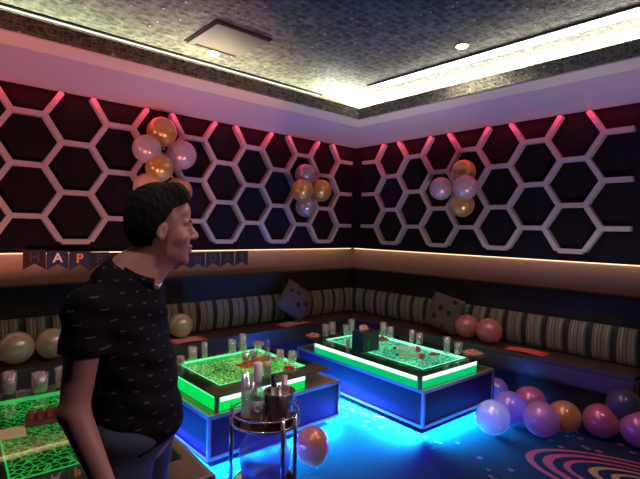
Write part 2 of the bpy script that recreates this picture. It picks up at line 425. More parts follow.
# ------------------------------------------------------------------ tables
m_lam = pbr('dark_glossy_laminate', (.030, .006, .040), .5, spec=.25)
m_trim = pbr('brushed_metal_trim', (.55, .50, .52), .35, .8)
m_top = pbr('brown_gloss_plate', (.20, .115, .09), .22, coat=.4)
m_glow = emis('green_acrylic_glow', (.0, .80, .10), .95)
m_glowR = emis('green_acrylic_glow_teal', (.0, .62, .19), .9)
m_strip = emis('green_white_led', (.62, 1, .80), 1.5)
m_stripthin = emis('cyan_led', (.10, 1, .45), 1.0)
m_tglass = glass('table_glass', (.84, .95, .88), .05, .03, (.9, 1, .93), .32)
def crackle(name, lo, hi, scale, mode, s):
    m, nt, out = new_mat(name)
    tc = N(nt, 'ShaderNodeTexCoord'); nz = N(nt, 'ShaderNodeTexNoise'); nz.inputs['Scale'].default_value = 9
    L(nt, tc.outputs['Object'], nz.inputs['Vector'])
    va = N(nt, 'ShaderNodeVectorMath', operation='MULTIPLY_ADD'); L(nt, nz.outputs['Color'], va.inputs[0]); va.inputs[1].default_value = (.05, .05, .05); L(nt, tc.outputs['Object'], va.inputs[2])
    vo = N(nt, 'ShaderNodeTexVoronoi', feature='DISTANCE_TO_EDGE'); vo.inputs['Scale'].default_value = scale; L(nt, va.outputs[0], vo.inputs['Vector'])
    cr = N(nt, 'ShaderNodeValToRGB'); el = cr.color_ramp.elements
    if mode == 'lines': el[0].position = .02; el[0].color = c4(hi); el[1].position = .11; el[1].color = c4(lo)
    else: el[0].position = .05; el[0].color = c4(lo); el[1].position = .22; el[1].color = c4(hi)
    L(nt, vo.outputs['Distance'], cr.inputs[0])
    e = N(nt, 'ShaderNodeEmission'); L(nt, cr.outputs[0], e.inputs[0])
    n3 = N(nt, 'ShaderNodeTexNoise'); n3.inputs['Scale'].default_value = 3.0; L(nt, tc.outputs['Object'], n3.inputs['Vector'])
    mr = N(nt, 'ShaderNodeMapRange'); mr.inputs[1].default_value = .3; mr.inputs[2].default_value = .7; mr.inputs[3].default_value = s*.6; mr.inputs[4].default_value = s*1.25
    L(nt, n3.outputs['Fac'], mr.inputs[0]); L(nt, mr.outputs[0], e.inputs[1])
    L(nt, e.outputs[0], out.inputs[0]); return m
ZT = .465
def table(label, loc, rz, W, D, zb, zp, glow, gls, tray, tray_mat, glow_mat, edge_mat, strip_left, strip_front, rim):
    t = thing('karaoke_table', label, 'table', (loc[0], loc[1], 0), rz, 'glowing low tables')
    MB().box(.012, W-.012, .012, D-.012, zb, zp-.02).build('base', m_lam, t)
    mb = MB(); w = .022
    for x in (0, W-w):
        for y in (0, D-w): mb.box(x, x+w, y, y+w, zb, zp)
    for z0, z1 in ((zb-.004, zb+.018), (zp-.024, zp)):
        mb.box(w, W-w, 0, w, z0, z1); mb.box(w, W-w, D-w, D, z0, z1); mb.box(0, w, w, D-w, z0, z1); mb.box(W-w, W, w, D-w, z0, z1)
    mb.build('edge_trim', m_trim, t)
    MB().box(w, W-w, w, D-w, zp-.0195, zp-.001).build('base_top', m_top, t)
    # plinth under the box, set back, so the box seems to float
    MB().box(.22, W-.22, .22, D-.22, 0, zb-.004).build('plinth', m_dark, t)
    x0, x1, y0, y1 = glow; g0, g1 = zp, ZT-.016
    gb = MB(); th = .012
    gb.box(x0, x1, y0, y0+th, g0, g1); gb.box(x0, x1, y1-th, y1, g0, g1); gb.box(x0, x0+th, y0+th, y1-th, g0, g1); gb.box(x1-th, x1, y0+th, y1-th, g0, g1)
    gb.build('light_box', glow_mat, t)
    hs = .034
    MB().box(x0-.003, x0, y0+.03, y1, g1-hs*strip_left, g1-.001).build('led_strip', m_strip if strip_left > .5 else m_stripthin, t)
    MB().box(x1, x1+.003, y0, y1, g1-hs, g1-.001).build('led_strip', m_strip, t)
    MB().box(x0+.03, x1, y0-.003, y0, g1-hs*strip_front, g1-.001).build('led_strip', m_strip, t)
    for (px, py) in ((x0-.004, y0-.004), (x1-.018, y0-.004), (x0-.004, y1-.018), (x1-.018, y1-.018)): MB().box(px, px+.022, py, py+.022, g0, g1).build('corner_post', pbr('green_tinted_post', (.05, .16, .07), .3), t)
    a0, a1, b0, b1 = gls
    MB().box(a0, a1, b0, b1, ZT-.010, ZT, bev=.002).build('glass_top', m_tglass, t)
    q0, q1, s0, s1 = tray
    MB().box(q0, q1, s0, s1, ZT-.040, ZT-.034).build('light_panel', tray_mat, t)
    e = MB(); w2 = .008
    e.box(q0-w2, q1+w2, s1, s1+w2, ZT-.034, ZT-.011); e.box(q1, q1+w2, s0, s1, ZT-.034, ZT-.011)
    e.box(q0-w2, q0, s0, s1, ZT-.034, ZT-.011); e.box(q0-w2, q1+w2, s0-w2, s0, ZT-.034, ZT-.011)
    e.build('panel_edge', edge_mat, t)
    # surround between tray and glass edge
    f = MB(); zz = ZT-.0125
    A0, A1, B0, B1 = a0+.004, a1-.004, b0+.004, b1-.004
    f.box(A0, q0-w2, B0, B1, zz-.003, zz); f.box(q1+w2, A1, B0, B1, zz-.003, zz)
    f.box(q0-w2, q1+w2, B0, s0-w2, zz-.003, zz); f.box(q0-w2, q1+w2, s1+w2, B1, zz-.003, zz)
    f.build('surround', pbr('dark_olive_gloss_surround', (.025, .032, .016), .25, coat=.15), t)
    u = MB(); u.box(.03, W-.03, .03, .045, zb-.012, zb-.005); u.box(.03, W-.03, D-.045, D-.03, zb-.012, zb-.005)
    u.box(.03, .045, .045, D-.045, zb-.012, zb-.005); u.box(W-.045, W-.03, .045, D-.045, zb-.012, zb-.005)
    u.build('underglow_strip', emis('blue_led', (.0, .35, 1), 6), t)
    return t
cr1 = crackle('speckled_green_ice', (.02, .10, .01), (.42, 1, .24), 38, 'cells', 1.5)
cr0 = crackle('green_cracked_ice', (.004, .05, .012), (.08, .75, .12), 27, 'lines', .85)
cr2 = crackle('teal_cracked_ice', (.01, .28, .12), (.22, .95, .60), 24, 'cells', 1.6)
ed1 = emis('cyan_rim', (.25, 1, .55), 1.7); ed2 = emis('cyan_rim_bright', (.35, 1, .75), 2.4); ed0 = emis('green_rim', (.02, .75, .16), .9)
T1 = (-2.633, -1.316); T2 = (-1.157, -1.887); T0 = (-4.02, -1.89)
RZ2 = R_(-2.5); RZ0 = R_(-3)
table('square low glass table glowing green in the middle, behind the drinks trolley', T1, 0, 1.16, 1.12, .07, .355, (.08, .845, .045, .86), (.075, 1.09, .03, .96), (.215, .975, .235, .90), cr1, m_glow, ed1, .35, 1, None)
table('long low glass table glowing green with a tissue box, nearest the corner', T2, RZ2, .99, 1.60, .07, .355, (.01, .79, .045, 1.34), (.0, .93, .035, 1.52), (.19, .77, .16, 1.36), cr2, m_glowR, ed2, 1, 1, None)
table('low glass table with a dim green cracked-ice top at the left edge, behind the man', T0, RZ0, 1.09, 1.62, .07, .355, (.05, .76, .10, 1.44), (.04, .95, .06, 1.52), (.29, .86, .30, 1.38), cr0, m_glow, ed0, .35, 1, None)
def tl(T, rz, x, y):  # world -> nothing, local -> world helper
    c, s = math.cos(rz), math.sin(rz); return (T[0]+x*c-y*s, T[1]+x*s+y*c)

# ------------------------------------------------------------------ balloons
def balloon_mesh(r, stretch=1.12):
    prof = []
    n = 26
    for i in range(n+1):
        a = PI*i/n  # from bottom (a=0) to top
        zz = -math.cos(a); rad = math.sin(a)
        if zz < 0: z = zz*r*stretch*1.06; rad = rad**(1.0+.28*(-zz))
        else: z = zz*r
        prof.append((max(rad, 0)*r if 0 < i < n else 0, z))
    return MB().lathe(prof, 32)
def balloon(name_lbl, P, r, mat, tip=(0, 0, -1), group=None, name='balloon', stretch=1.08):
    q = Vector((0, 0, -1)).rotation_difference(Vector(tip).normalized())
    t = thing(name, name_lbl, 'balloon', P, group=group); t.rotation_mode = 'QUATERNION'; t.rotation_quaternion = q
    balloon_mesh(r, stretch).build('body', mat, t, True)
    zb = -r*stretch*1.06
    MB().lathe([(.0, zb+.004), (.005, zb), (.004, zb-.006), (.012, zb-.016), (.010, zb-.017), (0, zb-.008)], 12).build('knot', mat, t, True)
    return t
gold = balloon_mat('gold_balloon', (.72, .38, .08), .12, .04, .22, .55)
pearl = balloon_mat('pearl_lilac_balloon', (.70, .56, .62), .25, .22, .25, .3)
cream = balloon_mat('cream_balloon', (.85, .68, .48), .30, .10, .28, .15)
pinkb = balloon_mat('pink_balloon', (.85, .25, .25), .30, .06, .25, .2)
silver = balloon_mat('silver_balloon', (.48, .42, .52), .2, .15, .22, .5)
G1, G2, G3 = 'balloon cluster on the left hexagon wall behind the man', 'balloon cluster on the left hexagon wall near the corner', 'balloon cluster on the right hexagon wall'
def ray(px, py):
    return (d*F_PX+rr*(px-320)-uu*(py-239.5))
def onY(px, py, y): v = ray(px, py); return CAM+v*((y-CAM.y)/v.y)
def onX(px, py, x): v = ray(px, py); return CAM+v*((x-CAM.x)/v.x)
# measured wall positions (metres): the clusters hang just in front of the bars
for lb, mt, px, py, rp, dep in (
    ('gold balloon at the top of the cluster above the man', gold, 162, 132, 14.5, .13),
    ('pearl balloon on the left of the cluster above the man', pearl, 147, 149, 14, .22),
    ('pearl balloon on the right of the cluster above the man', pearl, 181.5, 155, 14.5, .16),
    ('gold balloon in the middle of the cluster above the man', gold, 159.5, 168, 13.5, .26),
    ('pale gold balloon low in the cluster, just above the man\'s hair', cream, 149, 188, 15, .17),
    ('gold balloon lowest on the right of the cluster, by the man\'s forehead', gold, 179, 191, 13, .18)):
    P = onY(px, py, -dep); sc = (P-CAM).dot(d)/F_PX
    ctr = Vector((-2.44, -.16, 2.08)); balloon(lb, P, rp*sc, mt, (ctr-P) if (ctr-P).length > .02 else (0, 1, 0), G1, stretch=1.0)
for lb, mt, px, py, rp, dep in (
    ('silver balloon on top of the small cluster left of the corner', silver, 305.3, 174.5, 10.5, .13),
    ('gold balloon on the left of the small cluster left of the corner', gold, 302, 190.5, 11.2, .22),
    ('gold balloon on the right of the small cluster left of the corner', gold, 320.5, 190.5, 11.2, .16),
    ('silver balloon at the bottom of the small cluster left of the corner', silver, 306, 206.5, 10.5, .13)):
    P = onY(px, py, -dep); sc = (P-CAM).dot(d)/F_PX
    ctr = Vector((-.82, -.12, 1.97)); balloon(lb, P, rp*sc, mt, ctr-P, G2, stretch=1.0)
for lb, mt, px, py, rp, dep in (
    ('gold balloon on top of the cluster on the right wall', gold, 463.5, 171.5, 11.8, .13),
    ('pearl balloon on the left of the cluster on the right wall', pearl, 441, 188.5, 11.3, .20),
    ('pearl balloon on the right of the cluster on the right wall', pearl, 465.5, 187.5, 12.2, .24),
    ('gold balloon at the bottom of the cluster on the right wall', gold, 462, 205, 12, .14)):
    P = onX(px, py, -dep); sc = (P-CAM).dot(d)/F_PX
    ctr = Vector((-.12, -1.50, 1.97)); balloon(lb, P, rp*sc, mt, ctr-P, G3, stretch=1.0)
GS = 'balloons lying on the sofa'
balloon('cream balloon on the sofa, resting on the red paper right of the man', (-2.10, .235, .612), .112, cream, (.3, -.3, -.9), GS, stretch=1.0)
balloon('cream balloon on the sofa at the far left edge', (-3.43, .215, .605), .122, cream, (-.6, -.5, -.3), GS, stretch=1.0)
balloon('cream balloon on the sofa tucked behind the man\'s back', (-3.185, .215, .605), .120, cream, (.5, -.3, -.6), GS, stretch=1.0)
balloon('pink balloon on the right sofa beside the fluffy cushion', (.215, -1.425, .60), .118, pinkb, (-.2, .7, -.6), GS, stretch=1.0)
balloon('pink balloon on the right sofa nearest the red paper', (.20, -1.675, .60), .122, pinkb, (-.2, -.7, -.6), GS, stretch=1.0)
GF = 'row of balloons along the floor by the sofa'
balloon('glowing white balloon on the floor at the corner of the long table', (-.675, -2.185, .134), .128, balloon_mat('white_balloon', (1, .94, 1), .35, .08), (-.5, -.6, -.2), GF, stretch=1.05)
balloon('lilac balloon on the floor just behind the glowing white one', (-.405, -2.185, .140), .132, balloon_mat('lilac_balloon', (.60, .40, .78), .35, .1), (.6, -.5, -.5), GF, stretch=1.03)
balloon('deep pink balloon on the floor, rearmost of the left group', (-.135, -2.235, .140), .130, balloon_mat('deep_pink_balloon', (.78, .22, .42), .35, .08), (.3, .5, -.6), GF, stretch=1.03)
balloon('violet pink balloon on the floor, in front of the deep pink one', (-.42, -2.445, .137), .128, balloon_mat('violet_balloon', (.78, .36, .72), .35, .08), (.5, -.6, -.3), GF, stretch=1.05)
balloon('orange balloon on the floor in the middle of the row', (-.195, -2.53, .127), .120, balloon_mat('orange_balloon', (.85, .36, .16), .35, .06), (.2, -.5, -.6), GF, stretch=1.0)
balloon('magenta pink balloon on the floor right of the orange one', (-.065, -2.745, .130), .124, balloon_mat('magenta_balloon', (.72, .16, .32), .35, .08), (.7, -.6, -.3), GF, stretch=1.1)
balloon('see-through dark blue balloon at the right edge, behind the rosy one', (.02, -2.873, .27), .118, balloon_mat('dark_clear_balloon', (.14, .12, .26), .2, .5), (.3, -.5, -.6), GF, stretch=1.05)
balloon('rosy purple balloon lowest at the right edge of the picture', (-.02, -2.99, .134), .130, balloon_mat('rosy_balloon', (.66, .16, .38), .35, .08), (.5, -.6, -.3), GF, stretch=1.05)
balloon('small purple balloon half hidden behind the right end of the long table', (.0, -1.865, .115), .105, MATS['lilac_balloon'], (.3, .6, -.5), GF, stretch=1.0)
balloon('peach balloon on the floor right of the drinks trolley', (-2.072, -1.672, .155), .110, balloon_mat('peach_balloon', (.88, .30, .15), .30, .05, .2, .25), (.1, -.2, -.97), None, stretch=1.28)
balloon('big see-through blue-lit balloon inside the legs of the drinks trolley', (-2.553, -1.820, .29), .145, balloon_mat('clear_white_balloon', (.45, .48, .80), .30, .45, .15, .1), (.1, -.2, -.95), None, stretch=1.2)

# ------------------------------------------------------------------ bunting
m_pen = pbr('metallic_black_card', (.05, .035, .045), .35, .4)
m_pen2 = pbr('metallic_blue_card', (.05, .06, .11), .35, .4)
m_silver = pbr('silver_letter', (.95, .93, .88), .35, .1)
m_orange = pbr('copper_letter', (.98, .34, .14), .35, .1)
m_dim = pbr('pewter_letter', (.14, .10, .12), .35, .6)
bt = thing('letter_bunting', 'dark HAPPY BIRTHDAY pennant banner hung under the left hexagon wall', 'banner', (-3.43, -.03, 1.36))
def text_mesh(ch, size, depth=.0012):
    cu = bpy.data.curves.new('letter', 'FONT'); cu.body = ch; cu.size = size; cu.extrude = depth; cu.offset = size*.022
    cu.align_x = 'CENTER'; cu.align_y = 'CENTER'
    o = bpy.data.objects.new('tmp', cu); COL.objects.link(o)
    bpy.context.view_layer.update()
    me = bpy.data.meshes.new_from_object(o.evaluated_get(bpy.context.evaluated_depsgraph_get()))
    bpy.data.objects.remove(o); return me
word = 'HAPPYBIRTHDAY'
bx = [0, .150, .300, .445, .59, .74, .875, 1.01, 1.15, 1.29, 1.445, 1.60, 1.755]
for i, ch in enumerate(word):
    x = bx[i]; w = .145; sag = -.020*math.sin(PI*i/12)-.003*i
    pm = MB(); top = .0+sag; bot = top-.145
    pm.poly_prism([(x, top), (x+w, top), (x+w, bot), (x+w/2, bot+.045), (x, bot)], -.0015, .0015, lambda a, b, c: (a, c+(.003 if i % 2 else 0), b))
    p = pm.build('pennant', m_pen2 if i in (1, 2) else m_pen, bt)
    me = text_mesh(ch, .098)
    me.transform(Matrix.Translation((x+w/2, -.004, top-.055)) @ Matrix.Rotation(PI/2, 4, 'X'))
    link('letter', me, m_silver if i in (1,) else m_orange if i == 2 else m_dim, p)
MB().tube([(-.06, 0, .012)]+[(x, .0, -.020*math.sin(PI*i/12)-.003*i) for i, x in enumerate(bx)]+[(1.95, 0, -.03)], .002, 6).build('string', pbr('black_string', (.05, .05, .05), .6), bt)

# ------------------------------------------------------------------ cushions, papers
def cushion(label, P, a, tilt, dirv, spots, size=.20):
    t = thing('fluffy_cushion', label, 'cushion', P, group='fluffy spotted cushions')
    # built flat in local XZ plane, facing -Y, diamond turned by a
    b = bmesh.new(); n = 28
    grid = [[None]*(n+1) for _ in range(n+1)]
    for side in (-1, 1):
        for i in range(n+1):
            for j in range(n+1):
                u = i/n*2-1; v = j/n*2-1
                pin = 1-.10*(1-abs(u)**2)*abs(v)**3-.0; pin2 = 1-.10*(1-abs(v)**2)*abs(u)**3
                h = max(0, (1-u**4)*(1-v**4))**.5*.075
                grid[i][j] = b.verts.new((u*size*pin, side*h+random.uniform(-.004, .004), v*size*pin2))
        for i in range(n):
            for j in range(n):
                f = b.faces.new((grid[i][j], grid[i+1][j], grid[i+1][j+1], grid[i][j+1])); f.smooth = True
    bmesh.ops.remove_doubles(b, verts=b.verts, dist=.0005)
    mb = MB(); M4 = Matrix.Rotation(dirv, 4, 'Z') @ Matrix.Rotation(tilt, 4, 'X') @ Matrix.Rotation(a, 4, 'Y')
    mb.merge(b, M4)
    mb.build('cover', pbr('taupe_plush', (.095, .065, .045), .9, bump=1, bscale=60, var=.35), t, True)
    for (u, v, rx, rz_) in spots:
        s = MB(); h = (max(0, (1-u**4)*(1-v**4)))**.5*.075
        s.ball((u*size, -h-.002, v*size), rx, .008, rz_, 16, Matrix.Rotation(-a, 4, 'Y'))
        bmesh.ops.transform(s.bm, matrix=M4, verts=s.bm.verts)
        s.build('spot', pbr('black_plush', (.012, .010, .010), .9, bump=.5, bscale=80), t, True)
    return t
cushion('spotted fluffy cushion standing on its corner on the left sofa', (-.73, .20, .735), R_(38), R_(-18), R_(-8),
        ((-.15, .35, .026, .018), (-.62, .25, .024, .024), (.15, -.30, .026, .028), (.55, .02, .022, .026), (-.2, .8, .02, .018)), .185)
cushion('spotted fluffy cushion leaning on the right sofa by the pink balloons', (.20, -1.165, .70), R_(12), R_(-18), R_(-82),
        ((-.10, .20, .028, .030), (.45, .05, .024, .028), (.55, .72, .028, .02), (-.35, -.35, .028, .03), (.3, -.75, .022, .022)), .185)
m_red = pbr('red_paper', (.80, .05, .05), .5); m_red2 = pbr('red_white_paper', (.75, .40, .36), .5)
def paper(label, x, y, rz, w, h, m, inner):
    t = thing('folded_flyer', label, 'flyer', (x, y, .4755), rz, 'red flyers on the sofa seat')
    bm = bmesh.new()
    def sheet(x0, x1, y0, y1, z, k):
        mb = MB(); n = 8
        vs = [[mb.bm.verts.new((x0+(x1-x0)*i/n, y, z+k*math.sin(PI*i/n))) for y in (y0, y1)] for i in range(n+1)]
        for i in range(n): mb.bm.faces.new((vs[i][0], vs[i+1][0], vs[i+1][1], vs[i][1]))
        ret = bmesh.ops.extrude_face_region(mb.bm, geom=list(mb.bm.faces))
        bmesh.ops.translate(mb.bm, verts=[v for v in ret['geom'] if isinstance(v, bmesh.types.BMVert)], vec=(0, 0, .0015))
        return mb
    sheet(-w/2, w/2, -h/2, h/2, .001, .008).build('cover', m, t)
    sheet(-w/2+.03, w/2-.04, -h/2+.02, h/2-.03, .0035, .0085).build('print', inner, t)
paper('red and white flyer on the left sofa below the fluffy cushion', -.77, .17, R_(6), .40, .20, m_red, m_red2)
paper('red flyer on the left sofa under the cream balloon', -2.06, .16, R_(-4), .34, .22, m_red, m_red2)
paper('red flyer on the right sofa right of the pink balloons', .185, -2.045, R_(-84), .36, .17, m_red, pbr('bright_red_print', (.9, .14, .10), .5))

# ------------------------------------------------------------------ glassware
m_gl = glass('clear_glass', (.95, .98, .96), .22, .14, (1, 1, 1), .85, .14)
m_amber = glass('amber_drink', (.85, .35, .25), .12, .05, (1, .7, .6), .5)
m_beer = glass('pale_drink', (.80, .75, .45), .12, .05, (1, .95, .7), .5)
def glass_thing(label, x, y, z, r, h, drink=None, lvl=.4, group=None, name='drinking_glass', flare=1.12):
    t = thing(name, label, 'glass', (x, y, z), group=group)
    h *= 1.18; r *= 1.08; rb = r/flare
    MB().lathe([(0, 0), (rb, 0), (rb*1.02, .01), (r, h), (r-.0025, h), (rb-.002, .014), (0, .012)], 22).build('cup', m_gl, t, True)
    if drink:
        MB().lathe([(0, .0135), (rb-.004, .0155), (rb-.003+(r-rb)*lvl, h*lvl), (0, h*lvl)], 20).build('drink', drink, t, False)
    return t
GT1, GT2, GT0 = 'glasses on the middle table', 'glasses on the long table', 'glasses on the left table'
zt = ZT+.001
glass_thing('tiny glass with red drink at the left back corner of the middle table', -2.44, -.50, zt, .030, .055, m_amber, .7, GT1)
glass_thing('squat tumbler on the middle table under the cream balloon', -2.30, -.42, zt, .036, .085, m_amber, .3, GT1)
glass_thing('slim tall glass on the middle table right of the squat tumbler', -2.19, -.415, zt, .026, .105, m_beer, .25, GT1)
glass_thing('short glass at the back of the middle table, left of the tallest one', -1.94, -.44, zt, .034, .095, m_beer, .3, GT1)
glass_thing('tallest glass at the back of the middle table, left of the snack bowl', -1.83, -.44, zt, .033, .125, m_beer, .2, GT1)
glass_thing('small glass at the right of the middle table near the red snack', -1.70, -.98, zt, .034, .075, None, 0, GT1)
glass_thing('short glass behind the bottle on the middle table', -1.74, -.87, zt, .030, .07, None, 0, GT1)
glass_thing('small glass standing on the orange tray', -2.03, -.80, zt+.014, .030, .065, m_amber, .5, GT1)
glass_thing('second small glass on the orange tray, right end', -1.94, -.78, zt+.014, .030, .065, m_amber, .4, GT1)
glass_thing('first glass from the left at the back of the long table', -.86, -.46, zt, .034, .10, m_beer, .3, GT2)
glass_thing('second glass from the left at the back of the long table', -.745, -.44, zt, .034, .105, None, 0, GT2)
glass_thing('short glass left of the tissue box, third from the left', -.64, -.54, zt, .034, .085, m_beer, .3, GT2)
glass_thing('tall glass directly behind the tissue box', -.545, -.525, zt, .034, .125, None, 0, GT2)
glass_thing('tall glass just right of the tissue box', -.375, -.82, zt, .034, .12, m_amber, .2, GT2)
glass_thing('short glass behind the brown snack dish on the long table', -.36, -.90, zt, .034, .09, None, 0, GT2)
glass_thing('slim glass in the middle of the far edge of the long table', -.33, -1.15, zt, .027, .10, m_beer, .3, GT2)
glass_thing('short glass with pink drink right of the slim middle one', -.33, -1.24, zt, .034, .085, m_amber, .4, GT2)
glass_thing('tall beer glass near the right end of the long table', -.445, -1.62, zt, .030, .125, m_beer, .6, GT2, flare=1.3)
glass_thing('tumbler beside the snack platter at the right end of the long table', -.34, -1.67, zt, .034, .08, m_amber, .4, GT2)
glass_thing('tall glass with red drink at the left edge of the picture', -3.56, -.43, zt, .038, .115, m_amber, .25, GT0)
glass_thing('tumbler of red drink in the middle of the left table', -3.405, -.50, zt, .045, .10, m_amber, .4, GT0, flare=1.05)
glass_thing('glass on the left table touching the man\'s arm in view', -3.275, -.475, zt, .036, .105, m_amber, .3, GT0)

def bowl(label, x, y, z, r, h, food, n, group=None, name='snack_bowl', fr=.016, bowl_mat=None):
    t = thing(name, label, 'bowl' if 'bowl' in name else 'dish', (x, y, z), group=group)
    MB().lathe([(0, 0), (r*.5, 0), (r*.55, .003), (r, h), (r-.003, h+.001), (r*.52, .007), (0, .006)], 26).build('dish', bowl_mat or m_gl, t, True)
    fb = MB()
    for i in range(n):
        a = i*2.4; q = r*.68*math.sqrt(i/n); M4 = Matrix.Rotation(a*1.7, 4, 'Z') @ Matrix.Rotation(a, 4, 'X')
        fb.ball((q*math.cos(a), q*math.sin(a), .012+h*.6+(fr*.8 if i < n/3 else 0)), fr*1.3, fr*.8, fr*.6, 8, M4)
    o = fb.build('snack', food, t, True); o['kind'] = 'stuff'
    return t
m_nuts = pbr('orange_snack', (.75, .30, .18), .6, var=.5, bscale=60); m_redf = pbr('red_snack', (.7, .06, .05), .5)
m_brown = pbr('brown_snack', (.40, .16, .06), .6, var=.4, bscale=60)
bowl('glass bowl of orange snacks at the back right of the middle table', -1.67, -.45, zt, .062, .045, m_nuts, 22)
bowl('small dish of red snack at the right front of the middle table', -1.87, -1.16, zt, .055, .014, m_redf, 9, name='snack_dish')
bowl('wide glass platter of pink snacks at the right end of the long table', -.315, -1.80, zt, .095, .028, m_nuts, 26, name='snack_platter')
bowl('glass platter of snacks at the left end of the long table', -1.01, -.44, zt, .085, .022, m_nuts, 16, name='snack_platter')
bowl('brown snack dish just right of the tissue box on the long table', -.56, -.96, zt, .075, .018, m_brown, 14, name='snack_dish')
# orange tray
t = thing('serving_tray', 'long orange tray lying across the middle table', 'tray', (-1.94, -.82, zt), R_(14))
trm = MB().box(-.17, .17, -.055, .055, 0, .005, bev=.002); trm.box(-.17, .17, -.057, -.051, .003, .014).box(-.17, .17, .051, .057, .003, .014).box(-.174, -.168, -.057, .057, .003, .014).box(.168, .174, -.057, .057, .003, .014)
trm.build('tray_body', pbr('orange_lacquer', (.80, .16, .05), .4), t)
ff = MB()
for i in range(7): ff.ball((-.11+.036*i, .008*(-1)**i-.02, .013), .018, .014, .008, 8)
ff.build('snack', m_nuts, t, True)['kind'] = 'stuff'
# bottle on the middle table
def bottle(label, x, y, z, prof, body_mat, cap, cap_mat, label_band=None, lab_mat=None, liquid=None, rot=None, name='bottle', group=None):
    t = thing(name, label, 'bottle', (x, y, z), group=group)
    if rot: t.rotation_euler = rot
    MB().lathe(prof, 24).build('glass_body', body_mat, t, True)
    MB().lathe(cap, 20).build('cap', cap_mat, t, True)
    if label_band:
        r, z0, z1 = label_band; MB().lathe([(r, z0), (r+.0008, z0), (r+.0008, z1), (r, z1)], 24).build('label_band', lab_mat, t, True)
    if liquid: MB().lathe(liquid, 20).build('liquid', m_beer, t, True)
    return t
m_bg = glass('bottle_glass', (.86, .96, .90), .22, .12, (1, 1, 1), .8, .16)
def bprof(R, H, rn=.014, sh=.62):
    return [(0, 0), (R*.9, 0), (R, .008), (R, H*sh), (R*.85, H*(sh+.07)), (rn*1.15, H*(sh+.18)), (rn, H*(sh+.22)), (rn, H)]
bottle('clear bottle with a dark blue cap standing on the middle table', -2.05, -1.12, zt, bprof(.030, .215), m_bg,
       [(0, .262), (.014, .262), (.0155, .255), (.0155, .205), (.013, .205)], pbr('blue_cap', (.12, .13, .45), .35, .3), (.0305, .05, .11), pbr('yellow_label', (.75, .70, .35), .5), [(0, .01), (.027, .01), (.027, .10), (0, .10)])
# tissue box + card + microphones on the long table
tb = thing('tissue_box', 'square black box with pink tissue poking out on the long table', 'tissue box', (-.935, -1.085, zt), R_(-2.5))
MB().box(-.106, .106, -.07, .07, 0, .180, bev=.006).build('box_body', pbr('black_faux_leather', (.012, .02, .016), .35, coat=.3), tb)
mm = MB().box(-.045, -.03, -.0715, -.0705, .05, .10).box(-.038, -.022, -.0715, -.0705, .03, .04); mm.build('emblem', pbr('faint_green_mark', (.05, .22, .10), .4), tb)
ts = MB(); b = bmesh.new(); n = 18
vs = [[b.verts.new(((i/n-.5)*.13*(1-.15*j), (.012+.006*j)*math.sin(i*1.3+j)+(.01*j), .179+.016*j*(.55+.45*math.sin(i*.9+1)))) for i in range(n+1)] for j in range(4)]
for j in range(3):
    for i in range(n): b.faces.new((vs[j][i], vs[j][i+1], vs[j+1][i+1], vs[j+1][i]))
r_ = bmesh.ops.extrude_face_region(b, geom=list(b.faces)); bmesh.ops.translate(b, verts=[v for v in r_['geom'] if isinstance(v, bmesh.types.BMVert)], vec=(0, .002, 0))
ts.merge(b); ts.build('tissue', pbr('pink_tissue', (.95, .50, .45), .8), tb, True)
MB().box(-.018, .018, -.006, .006, 0, .085, bev=.002).build('menu_card', pbr('white_card', (.85, .8, .75), .6), None, loc=(-1.02, -.945, zt), rot=(0, 0, R_(-15)))
tag(bpy.data.objects['menu_card'], 'small upright white card left of the tissue box', 'card')
def mic(label, x, y, rz, body):
    t = thing('microphone', label, 'microphone', (x, y, zt+.026), rz, 'microphones on the long table')
    My = Matrix.Rotation(PI/2, 4, 'Y')
    MB().lathe([(0, -.11), (.013, -.108), (.0155, -.10), (.019, .05), (.02, .065), (0, .066)], 20, My).build('handle', body, t, True)
    MB().lathe([(0, -.132), (.011, -.130), (.0135, -.112), (0, -.110)], 18, My).build('end_cap', pbr('black_plastic', (.015, .015, .015), .4), t, True)
    MB().ball((.088, 0, 0), .027, .026, .026, 18).build('foam_cover', pbr('red_foam', (.75, .06, .08), .8, bump=.8, bscale=120), t, True)
m_wp = pbr('white_plastic', (.85, .84, .72), .35)
mic('white microphone with a red foam cover, farther of the two on the long table', -.665, -1.36, R_(-46), m_wp)
mic('pale microphone with a red foam cover, nearer the front edge of the long table', -.83, -1.52, R_(-50), pbr('pale_green_plastic', (.55, .62, .38), .35))
t = thing('red_pepper_snack', 'small red wrapped snack lying right of the microphones', 'snack', (-.60, -1.585, zt+.0165), R_(-40))
MB().ball((0, 0, 0), .038, .018, .016, 16).build('wrapper', pbr('red_wrapper', (.65, .05, .06), .35), t, True)
MB().lathe([(0, 0), (.012, .02), (.009, .024), (0, .018)], 10, Matrix.Translation((.032, 0, 0)) @ Matrix.Rotation(PI/2, 4, 'Y')).build('twist', pbr('dark_twist', (.05, .03, .03), .5), t, True)
# left table: ridged case, cream sheet
t = thing('ridged_case', 'dark red ridged leather case on the left glass table', 'case', (-3.455, -1.02, zt), R_(-10))
MB().box(-.115, .115, -.085, .085, 0, .018, bev=.006).build('case_body', pbr('maroon_leather', (.16, .03, .03), .4, coat=.2), t)
rb = MB()
for i in range(5): rb.tube([(-.088+.044*i, -.08, .022), (-.088+.044*i, .08, .022)], .018, 12)
rb.build('ridge_cover', MATS['maroon_leather'], t, auto=True)
MB().box(-.12, .12, -.07, .07, 0, .004).build('cream_napkin', pbr('cream_napkin', (.62, .64, .35), .8), None, loc=(-3.70, -1.10, zt), rot=(0, 0, R_(-8)))
tag(bpy.data.objects['cream_napkin'], 'pale cream napkin at the left edge of the left table', 'napkin')

